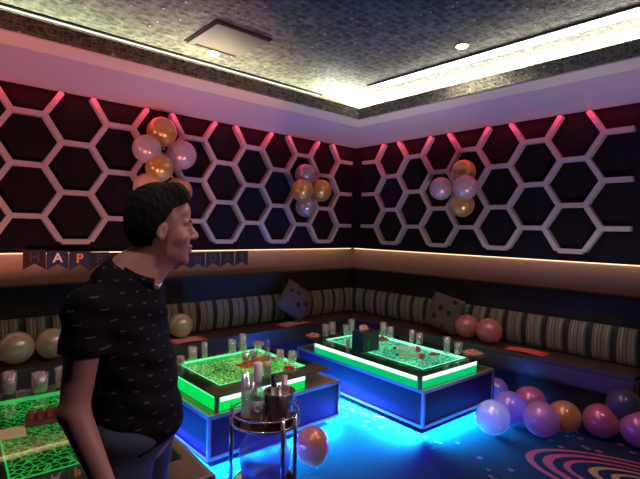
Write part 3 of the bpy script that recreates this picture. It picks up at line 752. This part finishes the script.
# ------------------------------------------------------------------ drinks trolley
CX, CY = -2.553, -1.820
m_chrome = pbr('chrome', (.72, .68, .72), .12, 1)
m_trayg = glass('red_tinted_glass_shelf', (.55, .16, .10), .16, .05, (1, .6, .5), .5)
ct = thing('drinks_trolley', 'round chrome drinks trolley with bottles and an ice bucket in front of the tables', 'trolley', (CX, CY, 0))
RT, ZTR = .184, .492
MB().lathe([(0, ZTR-.006), (RT, ZTR-.006), (RT, ZTR), (0, ZTR)], 40).build('glass_shelf', m_trayg, ct)
MB().ring((0, 0, ZTR-.004), RT+.002, .0075, 44).build('shelf_rim', m_chrome, ct, True)
MB().ring((0, 0, ZTR+.05), RT+.002, .005, 44).build('guard_rail', m_chrome, ct, True)
MB().lathe([(0, .145), (RT-.02, .145), (RT-.02, .15), (0, .15)], 40).build('glass_shelf', m_trayg, ct)
MB().ring((0, 0, .147), RT-.018, .006, 44).build('shelf_rim', m_chrome, ct, True)
rgt = Vector((rr.x, rr.y)).normalized(); fwd = Vector((d.x, d.y)).normalized()
for a in (186, 306, 336, 60):
    v = (rgt*math.cos(R_(a))+fwd*math.sin(R_(a)))*(RT+.003)
    MB().tube([(v.x, v.y, .035), (v.x, v.y, ZTR+.055)], .0115, 12).ball((v.x, v.y, ZTR+.058), .010).build('leg', m_chrome, ct, True)
    w = MB().lathe([(0, -.008), (.022, -.008), (.026, -.003), (.026, .003), (.022, .008), (0, .008)], 18, Matrix.Translation((v.x, v.y, .026)) @ Matrix.Rotation(PI/2, 4, 'X'))
    w.build('caster', pbr('black_rubber', (.02, .02, .02), .6), ct, True)
for a in (186, 336):
    v = (rgt*math.cos(R_(a))+fwd*math.sin(R_(a))); c = v*(RT+.004); ax = Vector((v.x, v.y, 0))
    tg = Vector((-v.y, v.x, 0))
    MB().tube([(c.x+tg.x*.035*math.cos(q), c.y+tg.y*.035*math.cos(q), ZTR+.048+.033*math.sin(q)) for q in [i*2*PI/20 for i in range(20)]], .004, 8, True).build('ring_handle', m_chrome, ct, True)
def ctp(px_right, away): v = rgt*px_right+fwd*away; return (CX+v.x, CY+v.y)
zs = ZTR+.001
x, y = ctp(-.098, .03)
glass_thing('tall clear jug-like glass with greenish rim on the left of the trolley', x, y, zs, .043, .195, None, 0, name='tall_glass', flare=1.05)
x, y = ctp(-.040, -.045)
bt_ = bottle('clear bottle with a white capped neck and round label on the trolley', x, y, zs, bprof(.042, .245, .016, .60), m_bg,
       [(0, .325), (.021, .325), (.024, .318), (.022, .225), (.017, .222)], pbr('white_foil', (.88, .82, .80), .5), (.0425, .05, .125), pbr('grey_label', (.42, .42, .46), .4), [(0, .01), (.038, .01), (.038, .05), (0, .05)])
v = (CAM-Vector((x, y, CAM.z))).normalized(); ang = math.atan2(v.y, v.x)
em = MB(); em.tube([(.0442*math.cos(ang+.38*math.cos(q)), .0442*math.sin(ang+.38*math.cos(q)), .088+.017*math.sin(q)) for q in [R_(50)+i*R_(260)/16 for i in range(17)]], .003, 6)
em.build('ring_emblem', pbr('white_print', (.85, .8, .85), .4), bt_, True)
x, y = ctp(.078, -.02); BKX, BKY = x, y
bk = thing('ice_bucket', 'shiny steel ice bucket holding two bottles on the right of the trolley', 'bucket', (x, y, zs))
MB().lathe([(0, 0), (.062, 0), (.066, .006), (.084, .160), (.088, .163), (.086, .167), (.081, .163), (.063, .008), (0, .006)], 32).build('bucket_body', pbr('steel', (.50, .42, .46), .22, 1), bk, True)
for a in (0, 180):
    v = (rgt*math.cos(R_(a+20))+fwd*math.sin(R_(a+20)))
    MB().ball((v.x*.082, v.y*.082, .112), .009).build('knob', m_chrome, bk, True)
    MB().tube([(v.x*.093-v.y*.02*math.cos(q), v.y*.093+v.x*.02*math.cos(q), .095+.02*math.sin(q)) for q in [i*2*PI/16 for i in range(16)]], .0028, 6, True).build('ring_handle', m_chrome, bk, True)
bottle('bottle with a black cap leaning in the ice bucket', BKX-.03, BKY+.008, zs+.012, bprof(.024, .205, .012, .5), m_bg,
       [(0, .250), (.014, .250), (.0155, .245), (.0155, .185), (.012, .183)], pbr('black_cap', (.01, .01, .03), .3, .2), rot=(R_(2), R_(-3), 0))
bottle('bottle with a frosted pinkish neck in the ice bucket, right of the black cap', BKX+.018, BKY-.01, zs+.012, bprof(.026, .225, .014, .42), m_bg,
       [(0, .230), (.016, .230), (.017, .225), (.017, .15), (.0145, .147)], pbr('pink_foil', (.62, .42, .45), .4, .3), rot=(R_(-3), R_(4), 0))
x, y = ctp(-.10, .02)
glass_thing('small blue-lit glass on the lower shelf of the trolley', x, y, .151, .032, .075, None, 0)

# little lamp glow on the right end wall
t = thing('neon_sign', 'tiny pink glowing neon squiggle at the right edge', 'neon sign', (.04, -2.985, 1.145))
MB().tube([(0, 0, -.04), (0, -.015, -.02), (0, .005, 0), (0, -.012, .025), (0, 0, .05)], .005, 8).build('tube', emis('pink_neon', (1, .12, .35), 2.0), t, True)
MB().box(.006, .059, -.05, .03, -.06, .07).build('back_plate', m_dark, t)

# ------------------------------------------------------------------ person (signed-distance body -> surface nets)
class SDF:
    def __init__(s, lo, hi, h):
        s.lo = np.array(lo, float); s.h = h
        s.n = np.ceil((np.array(hi)-s.lo)/h).astype(int)+1
        s.D = np.full(s.n, .5, np.float32)
    def sub(s, lo, hi, m):
        a = np.maximum(np.floor((np.array(lo)-m-s.lo)/s.h).astype(int), 0); b = np.minimum(np.ceil((np.array(hi)+m-s.lo)/s.h).astype(int)+1, s.n)
        if (b <= a).any(): return None, None
        sl = tuple(slice(i, j) for i, j in zip(a, b))
        ax = [s.lo[i]+s.h*np.arange(a[i], b[i]) for i in range(3)]
        return sl, np.meshgrid(*ax, indexing='ij')
    def comb(s, sl, dd, k, op='u'):
        A = s.D[sl]
        if op == 'u':
            hh = np.clip(.5+.5*(A-dd)/k, 0, 1); s.D[sl] = A*(1-hh)+dd*hh-k*hh*(1-hh)
        else:
            hh = np.clip(.5-.5*(A+dd)/k, 0, 1); s.D[sl] = A*(1-hh)-dd*hh+k*hh*(1-hh)
    def cap(s, a, b, ra, rb, k=.02, op='u'):
        a = np.array(a, float); b = np.array(b, float); R = max(ra, rb)
        sl, g = s.sub(np.minimum(a, b)-R, np.maximum(a, b)+R, .06)
        if sl is None: return
        ab = b-a; L2 = (ab**2).sum()+1e-12
        t = np.clip(((g[0]-a[0])*ab[0]+(g[1]-a[1])*ab[1]+(g[2]-a[2])*ab[2])/L2, 0, 1)
        dd = np.sqrt((g[0]-a[0]-ab[0]*t)**2+(g[1]-a[1]-ab[1]*t)**2+(g[2]-a[2]-ab[2]*t)**2)-(ra+(rb-ra)*t)
        s.comb(sl, dd, k, op)
    def ell(s, c, r, yaw=0, pitch=0, roll=0, k=.02, op='u'):
        M = np.array((Matrix.Rotation(yaw, 3, 'Z') @ Matrix.Rotation(pitch, 3, 'Y') @ Matrix.Rotation(roll, 3, 'X')))
        c = np.array(c, float); R = max(r)
        sl, g = s.sub(c-R, c+R, .06)
        if sl is None: return
        q = [g[i]-c[i] for i in range(3)]
        l = [M[0, i]*q[0]+M[1, i]*q[1]+M[2, i]*q[2] for i in range(3)]
        k0 = np.sqrt(sum((l[i]/r[i])**2 for i in range(3))); k1 = np.sqrt(sum((l[i]/r[i]**2)**2 for i in range(3)))+1e-9
        s.comb(sl, k0*(k0-1)/k1, k, op)
    def mesh(s, name, mat, parent, D=None):
        D = s.D if D is None else D
        I = D < 0; nx, ny, nz = D.shape
        corner = [(i, j, k) for i in (0, 1) for j in (0, 1) for k in (0, 1)]
        cnt = np.zeros((nx-1, ny-1, nz-1), np.int8)
        for i, j, k in corner: cnt += I[i:nx-1+i, j:ny-1+j, k:nz-1+k]
        act = (cnt > 0) & (cnt < 8); idx = -np.ones(act.shape, np.int64); cells = np.argwhere(act); idx[act] = np.arange(len(cells))
        P = np.zeros((len(cells), 3)); W = np.zeros(len(cells))
        vals = {c: D[cells[:, 0]+c[0], cells[:, 1]+c[1], cells[:, 2]+c[2]] for c in corner}
        for a in corner:
            for ax in range(3):
                if a[ax]: continue
                b = list(a); b[ax] = 1; b = tuple(b)
                va, vb = vals[a], vals[b]; m = (va < 0) != (vb < 0)
                t = np.where(m, va/(va-vb+1e-12), 0)
                p = np.tile(np.array(a, float), (len(cells), 1)); p[:, ax] += t
                P[m] += p[m]; W[m] += 1
        P = (cells+P/W[:, None])*s.h+s.lo
        quads = []
        for ax in range(3):
            o1, o2 = [(1, 2), (2, 0), (0, 1)][ax]
            sl_a = [slice(0, n) for n in D.shape]; sl_b = list(sl_a); sl_a[ax] = slice(0, D.shape[ax]-1); sl_b[ax] = slice(1, D.shape[ax])
            A = I[tuple(sl_a)]; B = I[tuple(sl_b)]; e = np.argwhere(A != B)
            ok = (e[:, o1] > 0) & (e[:, o2] > 0) & (e[:, o1] < D.shape[o1]-1) & (e[:, o2] < D.shape[o2]-1); e = e[ok]
            fl = A[tuple(e.T)]
            def at(d1, d2):
                q = e.copy(); q[:, o1] -= d1; q[:, o2] -= d2; return idx[tuple(q.T)]
            Q = np.stack([at(1, 1), at(0, 1), at(0, 0), at(1, 0)], 1); Q[~fl] = Q[~fl][:, ::-1]
            quads.append(Q)
        Q = np.concatenate(quads); me = bpy.data.meshes.new(name)
        me.vertices.add(len(P)); me.vertices.foreach_set('co', P.astype(np.float32).ravel())
        me.loops.add(Q.size); me.loops.foreach_set('vertex_index', Q.ravel().astype(np.int32))
        me.polygons.add(len(Q)); me.polygons.foreach_set('loop_start', np.arange(0, Q.size, 4, dtype=np.int32))
        try: me.polygons.foreach_set('loop_total', np.full(len(Q), 4, dtype=np.int32))
        except Exception: pass
        me.update(calc_edges=True); me.validate()
        return link(name, me, mat, parent, True)
man = thing('person', 'man in a dark short-sleeved patterned shirt and jeans, turned to the right in profile', 'person', (-3.508, -2.400, 0), R_(-19.4))
TY = R_(-29)      # torso yaw toward the camera
ct_, st_ = math.cos(TY), math.sin(TY)
def tf(x, y, z): return (-.006+x*ct_-y*st_, x*st_+y*ct_, z)
HX, HZ = .094, 1.546   # head centre
lo, hi = (-.42, -.42, 0.0), (.36, .36, 1.72); H5 = .005
# joints
S_R, E_R, W_R = tf(-.022, -.178, 1.300), tf(-.030, -.222, 1.03), tf(.08, -.222, .80)
S_L, E_L, W_L = tf(-.03, .180, 1.300), tf(-.10, .225, 1.035), tf(-.03, .225, .80)
def torso(s, o=0.0, low=True):
    s.ell(tf(.0, 0, 1.195), (.102+o, .152+o, .19+o), TY, k=.03)
    s.ell(tf(.035, 0, 1.02), (.105+o, .138+o, .17+o), TY, k=.05)
    s.cap(tf(-.03, -.145, 1.308), tf(-.03, .145, 1.308), .054+o, .054+o, .05)
    s.cap(tf(-.02, -.06, 1.365), tf(-.02, .06, 1.365), .045+o, .045+o, .05)
    s.cap(tf(.0, 0, 1.41), tf(.0, 0, 1.30), .050+o, .08+o, .05)
    if low: s.ell(tf(.040, 0, .91), (.112+o, .155+o, .13+o), TY, k=.05)
body = SDF(lo, hi, H5)
# head
def hp(x, y, z): return (HX+x, y, HZ+z*1.06)
body.ell(hp(-.008, 0, .035), (.094, .076, .084), k=.01)
body.ell(hp(.030, 0, -.030), (.060, .061, .084), k=.02)
body.ell(hp(.028, 0, -.078), (.052, .050, .034), pitch=R_(14), k=.02)
body.cap(hp(.070, -.012, -.100), hp(.070, .012, -.100), .017, .017, .015)
body.ell(hp(.074, 0, .018), (.016, .050, .014), k=.015)
body.ell(hp(.060, 0, .055), (.028, .055, .035), k=.02)
for sy in (-1, 1):
    body.ell(hp(.056, sy*.040, -.028), (.024, .020, .024), k=.02)
    body.ell(hp(.093, sy*.031, -.002), (.015, .015, .011), k=.008, op='s')
    body.cap(hp(.072, sy*.031, -.002), hp(.073, sy*.031, -.002), .0145, .0145, .003)
    body.ell(hp(-.004, sy*.078, -.012), (.018, .008, .031), yaw=-sy*R_(18), pitch=R_(12), k=.006)
    body.ell(hp(.001, sy*.086, -.008), (.009, .006, .018), pitch=R_(12), k=.004, op='s')
    body.ell(hp(.098, sy*.011, -.031), (.009, .009, .007), k=.006)
body.cap(hp(.086, 0, .010), hp(.109, 0, -.024), .008, .0108, .012)
body.ell(hp(.088, 0, -.058), (.012, .024, .0075), k=.006)
body.ell(hp(.086, 0, -.071), (.011, .020, .0080), k=.006)
body.cap(hp(.100, -.016, -.0645), hp(.100, .016, -.0645), .0022, .0022, .003, 's')
# neck
body.cap(hp(-.022, 0, -.055), tf(-.01, 0, 1.35), .052, .062, .03)
body.cap(hp(.012, 0, -.085), tf(.045, 0, 1.35), .038, .045, .03)
torso(body)
for S_, E_, W_, sy in ((S_R, E_R, W_R, -1), (S_L, E_L, W_L, 1)):
    body.cap(S_, E_, .052, .038, .03); body.cap(E_, W_, .041, .026, .012)
    fwd_ = (Vector(W_)-Vector(E_)).normalized(); 
    W = Vector(W_); down = (fwd_+Vector((0, 0, -.9))).normalized()
    palm = W+down*.05
    side = down.cross(Vector((0, sy, 0))).normalized()      # forward-ish axis of the knuckles
    tx = Vector((ct_, st_, 0)); side = (tx-down*tx.dot(down)).normalized(); nrm = down.cross(side).normalized()*(1 if sy < 0 else 1)
    inn = Vector((st_*sy, -ct_*sy, 0))*1.0
    body.ell(palm, (.022, .018, .030), k=.015); body.cap(W, palm, .024, .024, .015)
    for f, (off, ln) in enumerate(((.028, .072), (.010, .080), (-.009, .075), (-.027, .060))):
        b0 = palm+down*.030+side*off*.9; b1 = b0+down*ln*.5+inn*.006; b2 = b1+down*ln*.42+inn*.020
        body.cap(palm+side*off*.6, b0, .011, .010, .006); body.cap(b0, b1, .0092, .0085, .003); body.cap(b1, b2, .0085, .0072, .003)
    th0 = W+down*.025+side*.018; th1 = th0+side*.028+down*.025+inn*.008; th2 = th1+down*.032+side*.006
    body.cap(th0, th1, .013, .0105, .008); body.cap(th1, th2, .0105, .0085, .003)
hips = {}
for sy, (kx, ax) in ((-1, (.04, .01)), (1, (-.01, -.06))):
    hp_ = tf(.03, sy*.085, .90); kn = tf(kx, sy*.095, .48); an = tf(ax, sy*.10, .09); hips[sy] = (hp_, kn, an)
    body.cap(hp_, kn, .082, .052, .03); body.cap(kn, an, .052, .036, .02); body.cap(an, tf(ax+.11, sy*.115, .045), .034, .028, .02)
m_skin = pbr('skin', (.36, .18, .145), .5, bump=.05, bscale=80); 
MATS['skin'].node_tree.nodes['Principled BSDF'].inputs['Subsurface Weight'].default_value = .12
MATS['skin'].node_tree.nodes['Principled BSDF'].inputs['Subsurface Scale'].default_value = .01
body.mesh('body', m_skin, man)
# shirt
sh = SDF(lo, hi, H5)
torso(sh, .016)
SLV = .42
for S_, E_ in ((S_R, E_R), (S_L, E_L)): sh.cap(S_, (Vector(S_)*(1-.75)+Vector(E_)*.75), .066, .060, .03)
g = np.meshgrid(*[sh.lo[i]+sh.h*np.arange(sh.n[i]) for i in range(3)], indexing='ij')
D = sh.D
fold = .0035*np.sin(g[2]*38+g[0]*25+4*g[1])*np.sin(g[0]*31-g[1]*22)+.002*np.sin(g[2]*90+g[0]*30)
D = D+fold.astype(np.float32)
D = np.maximum(D, (.868+.02*np.sin(g[0]*9)-g[2]))                       # hem
tcut = lambda S_, E_: None
for S_, E_, sy in ((S_R, E_R, -1), (S_L, E_L, 1)):
    S = np.array(S_); E = np.array(E_); ax = (E-S)/np.linalg.norm(E-S); c = S+(E-S)*SLV
    dist = (g[0]-c[0])*ax[0]+(g[1]-c[1])*ax[1]+(g[2]-c[2])*ax[2]
    rad = np.sqrt((g[0]-c[0]-ax[0]*dist)**2+(g[1]-c[1]-ax[1]*dist)**2+(g[2]-c[2]-ax[2]*dist)**2)
    near = rad < .085
    out_side = ((g[0]-(-.006))*(-st_)+g[1]*ct_)*sy > .170
    cutm = near & out_side & (dist > -.02) & (dist < .40)
    D = np.where(cutm, np.maximum(D, dist), D)
# neckline plane: tilted, open at the front
n_ = np.array([math.sin(R_(30))*ct_*.9, math.sin(R_(30))*st_*.9, math.cos(R_(30))]); n_ /= np.linalg.norm(n_)
pc = np.array(tf(.02, 0, 1.415))
D = np.maximum(D, (g[0]-pc[0])*n_[0]+(g[1]-pc[1])*n_[1]+(g[2]-pc[2])*n_[2])
def shirt_mat():
    m, nt, out = new_mat('dark_dashed_shirt')
    p = N(nt, 'ShaderNodeBsdfPrincipled'); p.inputs['Roughness'].default_value = .85; p.inputs['Specular IOR Level'].default_value = .08
    tc = N(nt, 'ShaderNodeTexCoord'); s = N(nt, 'ShaderNodeSeparateXYZ'); L(nt, tc.outputs['Object'], s.inputs[0])
    def mth(op, *a):
        n = N(nt, 'ShaderNodeMath', operation=op)
        for i, v in enumerate(a):
            if isinstance(v, (int, float)): n.inputs[i].default_value = v
            else: L(nt, v, n.inputs[i])
        return n.outputs[0]
    ang = mth('ARCTAN2', s.outputs[1], mth('ADD', s.outputs[0], .03))
    u = mth('MULTIPLY', ang, .15/.058); v = mth('DIVIDE', s.outputs[2], .036)
    v = mth('ADD', v, mth('MULTIPLY', u, .0))
    row = mth('FLOOR', v); sh_ = mth('MULTIPLY', mth('MODULO', row, 3), .37)
    fu = mth('ABSOLUTE', mth('SUBTRACT', mth('FRACT', mth('ADD', mth('ADD', u, 40), sh_)), .5)); fv = mth('ABSOLUTE', mth('SUBTRACT', mth('FRACT', mth('SUBTRACT', v, mth('MULTIPLY', fu, .3))), .5))
    mask = mth('MULTIPLY', mth('LESS_THAN', fu, .13), mth('LESS_THAN', fv, .065))
    mx = N(nt, 'ShaderNodeMix', data_type='RGBA'); L(nt, mask, mx.inputs[0]); mx.inputs[6].default_value = (.006, .0055, .009, 1); mx.inputs[7].default_value = (.06, .052, .07, 1)
    L(nt, mx.outputs[2], p.inputs['Base Color']); L(nt, p.outputs[0], out.inputs[0]); return m
m_shirt = shirt_mat()
so = sh.mesh('shirt', m_shirt, man, D)
# collar
cb = MB(); n = 40; rings = []
nv = Vector(n_); pcv = Vector(pc)+Vector((.012, 0, -.006)); e1 = (Vector((ct_, st_, 0))-nv*Vector((ct_, st_, 0)).dot(nv)).normalized(); e2 = nv.cross(e1)
def loop(f):
    pts = []
    for i in range(n):
        a = R_(18)+(2*PI-R_(36))*i/(n-1); pts.append(f(a))
    return pts
inner = loop(lambda a: pcv+e1*(.066*math.cos(a)+.004)+e2*.064*math.sin(a)+nv*.008)
inner2 = loop(lambda a: pcv+e1*(.070*math.cos(a)+.004)+e2*.068*math.sin(a)+nv*.010)
outer = loop(lambda a: pcv+e1*(.084*math.cos(a)+.006)+e2*.084*math.sin(a)-nv*.022)
low = loop(lambda a: pcv+e1*(.066*math.cos(a)+.004)+e2*.064*math.sin(a)-nv*.020)
R4 = [[cb.bm.verts.new(p) for p in q] for q in (low, inner, inner2, outer)]
for a in range(4):
    A, B = R4[a], R4[(a+1) % 4]
    for i in range(n-1): cb.bm.faces.new((A[i], A[i+1], B[i+1], B[i]))
cb.bm.faces.new([q[0] for q in R4]); cb.bm.faces.new([q[-1] for q in R4])
cb.build('collar', m_shirt, so, True)
# placket with two buttons and pale collar edge
tip = outer[0]
MB().tube([pcv+e1*.080+e2*.02-nv*.004, pcv+e1*.088+e2*.0-nv*.012, pcv+e1*.084-e2*.02-nv*.006], .0035, 8).build('collar_edge', pbr('pale_edging', (.65, .6, .62), .6), so, True)
# jeans
je = SDF((-.30, -.32, 0), (.30, .32, 1.06), H5)
je.ell(tf(.035, 0, .92), (.124, .166, .12), TY, k=.05); 
for sy in (-1, 1):
    a, b_, c = hips[sy]; je.cap(a, b_, .098, .068, .04); je.cap(b_, c, .068, .056, .02)
gj = np.meshgrid(*[je.lo[i]+je.h*np.arange(je.n[i]) for i in range(3)], indexing='ij')
DJ = je.D+(.002*np.sin(gj[2]*60+gj[0]*20)).astype(np.float32)
DJ = np.maximum(np.maximum(DJ, .075-gj[2]), gj[2]-1.0)
je.mesh('jeans', pbr('dark_denim', (.04, .055, .10), .8, bump=.3, bscale=300), man, DJ)
for sy in (-1, 1):
    c = Vector(hips[sy][2]); fx = Vector((ct_, st_, 0))
    s = SDF((c.x-.22, c.y-.22, -.005), (c.x+.22, c.y+.22, .15), .006)
    heel = c-fx*.03; toe = c+fx*.16
    s.cap((heel.x, heel.y, .045), (toe.x, toe.y, .034), .043, .036, .02); s.cap((c.x, c.y, .05), (c.x, c.y, .10), .044, .044, .02)
    s.cap(((c+fx*.08).x, (c+fx*.08).y, .03), ((c+fx*.14).x, (c+fx*.14).y, .028), .044, .042, .02)
    gs = np.meshgrid(*[s.lo[i]+s.h*np.arange(s.n[i]) for i in range(3)], indexing='ij')
    s.mesh('shoe', pbr('black_shoe', (.02, .02, .022), .4), man, np.maximum(s.D, .002-gs[2]))
# hair
hr = SDF((HX-.16, -.13, HZ-.14), (HX+.16, .13, HZ+.17), .004)
hr.ell(hp(-.010, 0, .046), (.105, .086, .100), k=.01)
hr.ell(hp(-.040, 0, .000), (.072, .074, .080), k=.03)
hr.cap(hp(.045, -.035, .108), hp(.045, .035, .108), .032, .032, .03)
hr.cap(hp(.062, -.028, .088), hp(.062, .028, .088), .020, .020, .02)
g = np.meshgrid(*[hr.lo[i]+hr.h*np.arange(hr.n[i]) for i in range(3)], indexing='ij')
lx, ly, lz = g[0]-HX, g[1], g[2]-HZ
D = hr.D+(.0016*np.sin(lx*160+lz*60)*np.sin(ly*150+lz*90)+.0010*np.sin(lx*330+ly*280)).astype(np.float32)
hairline = .062-.010*np.sin(lz*60)          # front limit
# region kept: above the hairline curve: front edge recedes towards the temple and down to the nape
low_edge = np.where(lx > .030, .062+(lx-.03)*.5, np.where(lx > -.002, .015+(lx-.0)*1.5, np.where(lx > -.03, -.030, -.100)))
D = np.maximum(D, (low_edge-lz)*.7)
D = np.maximum(D, lx-.100)
hr.mesh('hair', pbr('black_hair', (.006, .0045, .005), .75, spec=.15, bump=.5, bscale=220), man, D)
fade = MB()
# sideburn fade patches and eyebrows
for sy in (-1, 1):
    MB().ball(hp(.084, sy*.034, .022), .006, .017, .004, 12, Matrix.Rotation(R_(-sy*18), 4, 'Z')).build('eyebrow', MATS['black_hair'], man, True)
    e = MB().ball(hp(.0725, sy*.031, -.002), .0118, .0118, .0115, 16).build('eye', pbr('eye_white', (.7, .66, .64), .2), man, True)
    MB().ball(hp(.0825, sy*.031, -.002), .0025, .005, .005, 12).build('iris', pbr('dark_iris', (.03, .015, .01), .1), e, True)

# ------------------------------------------------------------------ lights
def area(name, loc, to, sx, sy, col, w, spread=180):
    l = bpy.data.lights.new(name, 'AREA'); l.shape = 'RECTANGLE'; l.size = sx; l.size_y = sy; l.color = col; l.energy = w; l.spread = R_(spread)
    o = bpy.data.objects.new(name, l); COL.objects.link(o); o.location = loc
    dr = Vector(to)-Vector(loc); o.rotation_euler = dr.to_track_quat('-Z', 'Y').to_euler(); return o
def areaX(name, loc, axis_x, direction, sx, sy, col, w, spread=180):
    z = -Vector(direction).normalized(); x = Vector(axis_x).normalized(); y = z.cross(x)
    l = bpy.data.lights.new(name, 'AREA'); l.shape = 'RECTANGLE'; l.size = sx; l.size_y = sy; l.color = col; l.energy = w; l.spread = R_(spread)
    o = bpy.data.objects.new(name, l); COL.objects.link(o)
    M4 = Matrix((x, y, z)).transposed().to_4x4(); M4.translation = Vector(loc); o.matrix_world = M4; return o
def spot(name, loc, to, col, w, ang, blend=.3, rad=.03):
    l = bpy.data.lights.new(name, 'SPOT'); l.color = col; l.energy = w; l.spot_size = R_(ang); l.spot_blend = blend; l.shadow_soft_size = rad
    o = bpy.data.objects.new(name, l); COL.objects.link(o); o.location = loc
    o.rotation_euler = (Vector(to)-Vector(loc)).to_track_quat('-Z', 'Y').to_euler(); return o
# cove LEDs on the soffit, hidden behind the lip
areaX('cove_led_right', (-.42, -2.75, ZS+.045), (0, 1, 0), (-.15, 0, 1), 4.9, .05, (1, 1, .86), 90, 140)
areaX('cove_led_corner', (-.85, -.66, ZS+.045), (1, 0, 0), (0, -.2, 1), .7, .05, (1, 1, .84), 12, 140)
areaX('cove_led_left', (-2.6, -.50, ZS+.045), (1, 0, 0), (0, -.3, 1), 3.2, .05, (.95, 1, .75), 16, 135)
areaX('cove_led_far_left', (-5.2, -.50, ZS+.045), (1, 0, 0), (0, -.3, 1), 2.4, .05, (.95, 1, .75), 16, 135)
# under the hexagon boxes
areaX('niche_led_left', (-3.1, .50, ZL-.02), (1, 0, 0), (0, .55, -1), 7.0, .03, (1, .60, .42), 2.6)
areaX('niche_led_right', (.50, -1.2, ZL-.02), (0, 1, 0), (.55, 0, -1), 3.4, .03, (1, .60, .42), 1.1)
# red LED line at the head of both hexagon walls
areaX('red_led_left', (-2.9, -.035, ZS-.014), (1, 0, 0), (0, .25, -1), 5.8, .02, (1, .02, .08), 9.5)
areaX('red_led_right', (-.035, -1.5, ZS-.014), (0, 1, 0), (.25, 0, -1), 2.8, .02, (1, .02, .08), 4.8)
# beams of the two downlights, then added fill beams
for x, y in ((-2.36, -.80), (-1.19, -2.15)):
    spot('downlight_or_fill_beam', (x, y, ZC-.03), (x, y, 0), (1, .84, .72), 34, 150, .6, .05)
for x, y in ((-3.6, -2.9), (-2.36, -2.25), (-1.25, -3.7)):  # unseen extra beams, added for highlights on balloons and tables
    spot('downlight_or_fill_beam', (x, y, ZC-.03), (x, y, 0), (1, .80, .72), 34, 140, .6, .05)
# pink stage light low on the left; the other spots are added unseen fill
spot('fill_spot_purple', (-1.9, -3.5, .15), (-.35, -2.1, 2.50), (.90, .70, .95), 85, 66, .8, .10)  # unseen fill, added to tint the right soffit and wall
spot('fill_spot_lilac', (-2.4, -3.3, .15), (-1.4, -.35, 2.50), (1, .62, .68), 120, 62, .8, .10)  # unseen fill, added to brighten the soffit from below
spot('stage_light_pink', (-4.5, -2.7, .3), (-3.7, -.45, 2.56), (1, .30, .25), 230, 62, .15, .03)
spot('fill_spot_side', (-6.3, -1.1, 1.65), (-2.2, 0, 1.95), (1, .84, .82), 45, 34, .6, .05)  # added fill grazing the left wall to light the bar sides
spot('fill_spot_side', (-1.1, -6.3, 1.65), (0, -2.0, 1.95), (.86, .82, 1), 36, 34, .6, .05)  # added fill grazing the right wall in the same way
spot('fill_spot_face', (-1.9, -4.2, 2.2), (-3.40, -2.4, 1.45), (1, .58, .66), 72, 36, .6, .1)  # unseen spot added to brighten the man's face
# blue under the tables (cyan and blue diodes; each side dims differently)
UG = {T1: ((190, 18), (120, 60), (440, 75)), T2: ((190, 14), (560, 80), (20, 5)), T0: ((60, 10), (40, 10), (90, 30))}
for (T, rz, W, Dp) in ((T1, 0, 1.16, 1.12), (T2, RZ2, .99, 1.60), (T0, RZ0, 1.09, 1.62)):
    c, s = math.cos(rz), math.sin(rz)
    kf, kl, kr = UG[T]
    for (x, y, ax, dr, ln, kc, kb) in ((W/2, .05, (c, s, 0), (s, -c, -.55), W-.1, *kf), (.05, Dp/2, (-s, c, 0), (-c, -s, -.55), Dp-.1, *kl), (W-.05, Dp/2, (-s, c, 0), (c, s, -.55), Dp-.1, *kr)):
        wx, wy = tl(T, rz, x, y)
        areaX('underglow_cyan', (wx, wy, .052), ax, (dr[0], dr[1], -1.1), ln, .012, (.0, .50, 1), kc*ln, 104)
        areaX('underglow_blue', (wx, wy, .050), ax, (dr[0], dr[1], -.55), ln, .012, (.03, .04, 1), kb*ln, 150)
w = bpy.data.worlds.new('world'); scene.world = w; w.use_nodes = True
w.node_tree.nodes['Background'].inputs[0].default_value = (.30, .22, .36, 1); w.node_tree.nodes['Background'].inputs[1].default_value = .015
vs = scene.view_settings; vs.view_transform = 'Standard'; vs.look = 'None'; vs.exposure = 0; vs.gamma = 1; vs.use_curve_mapping = False
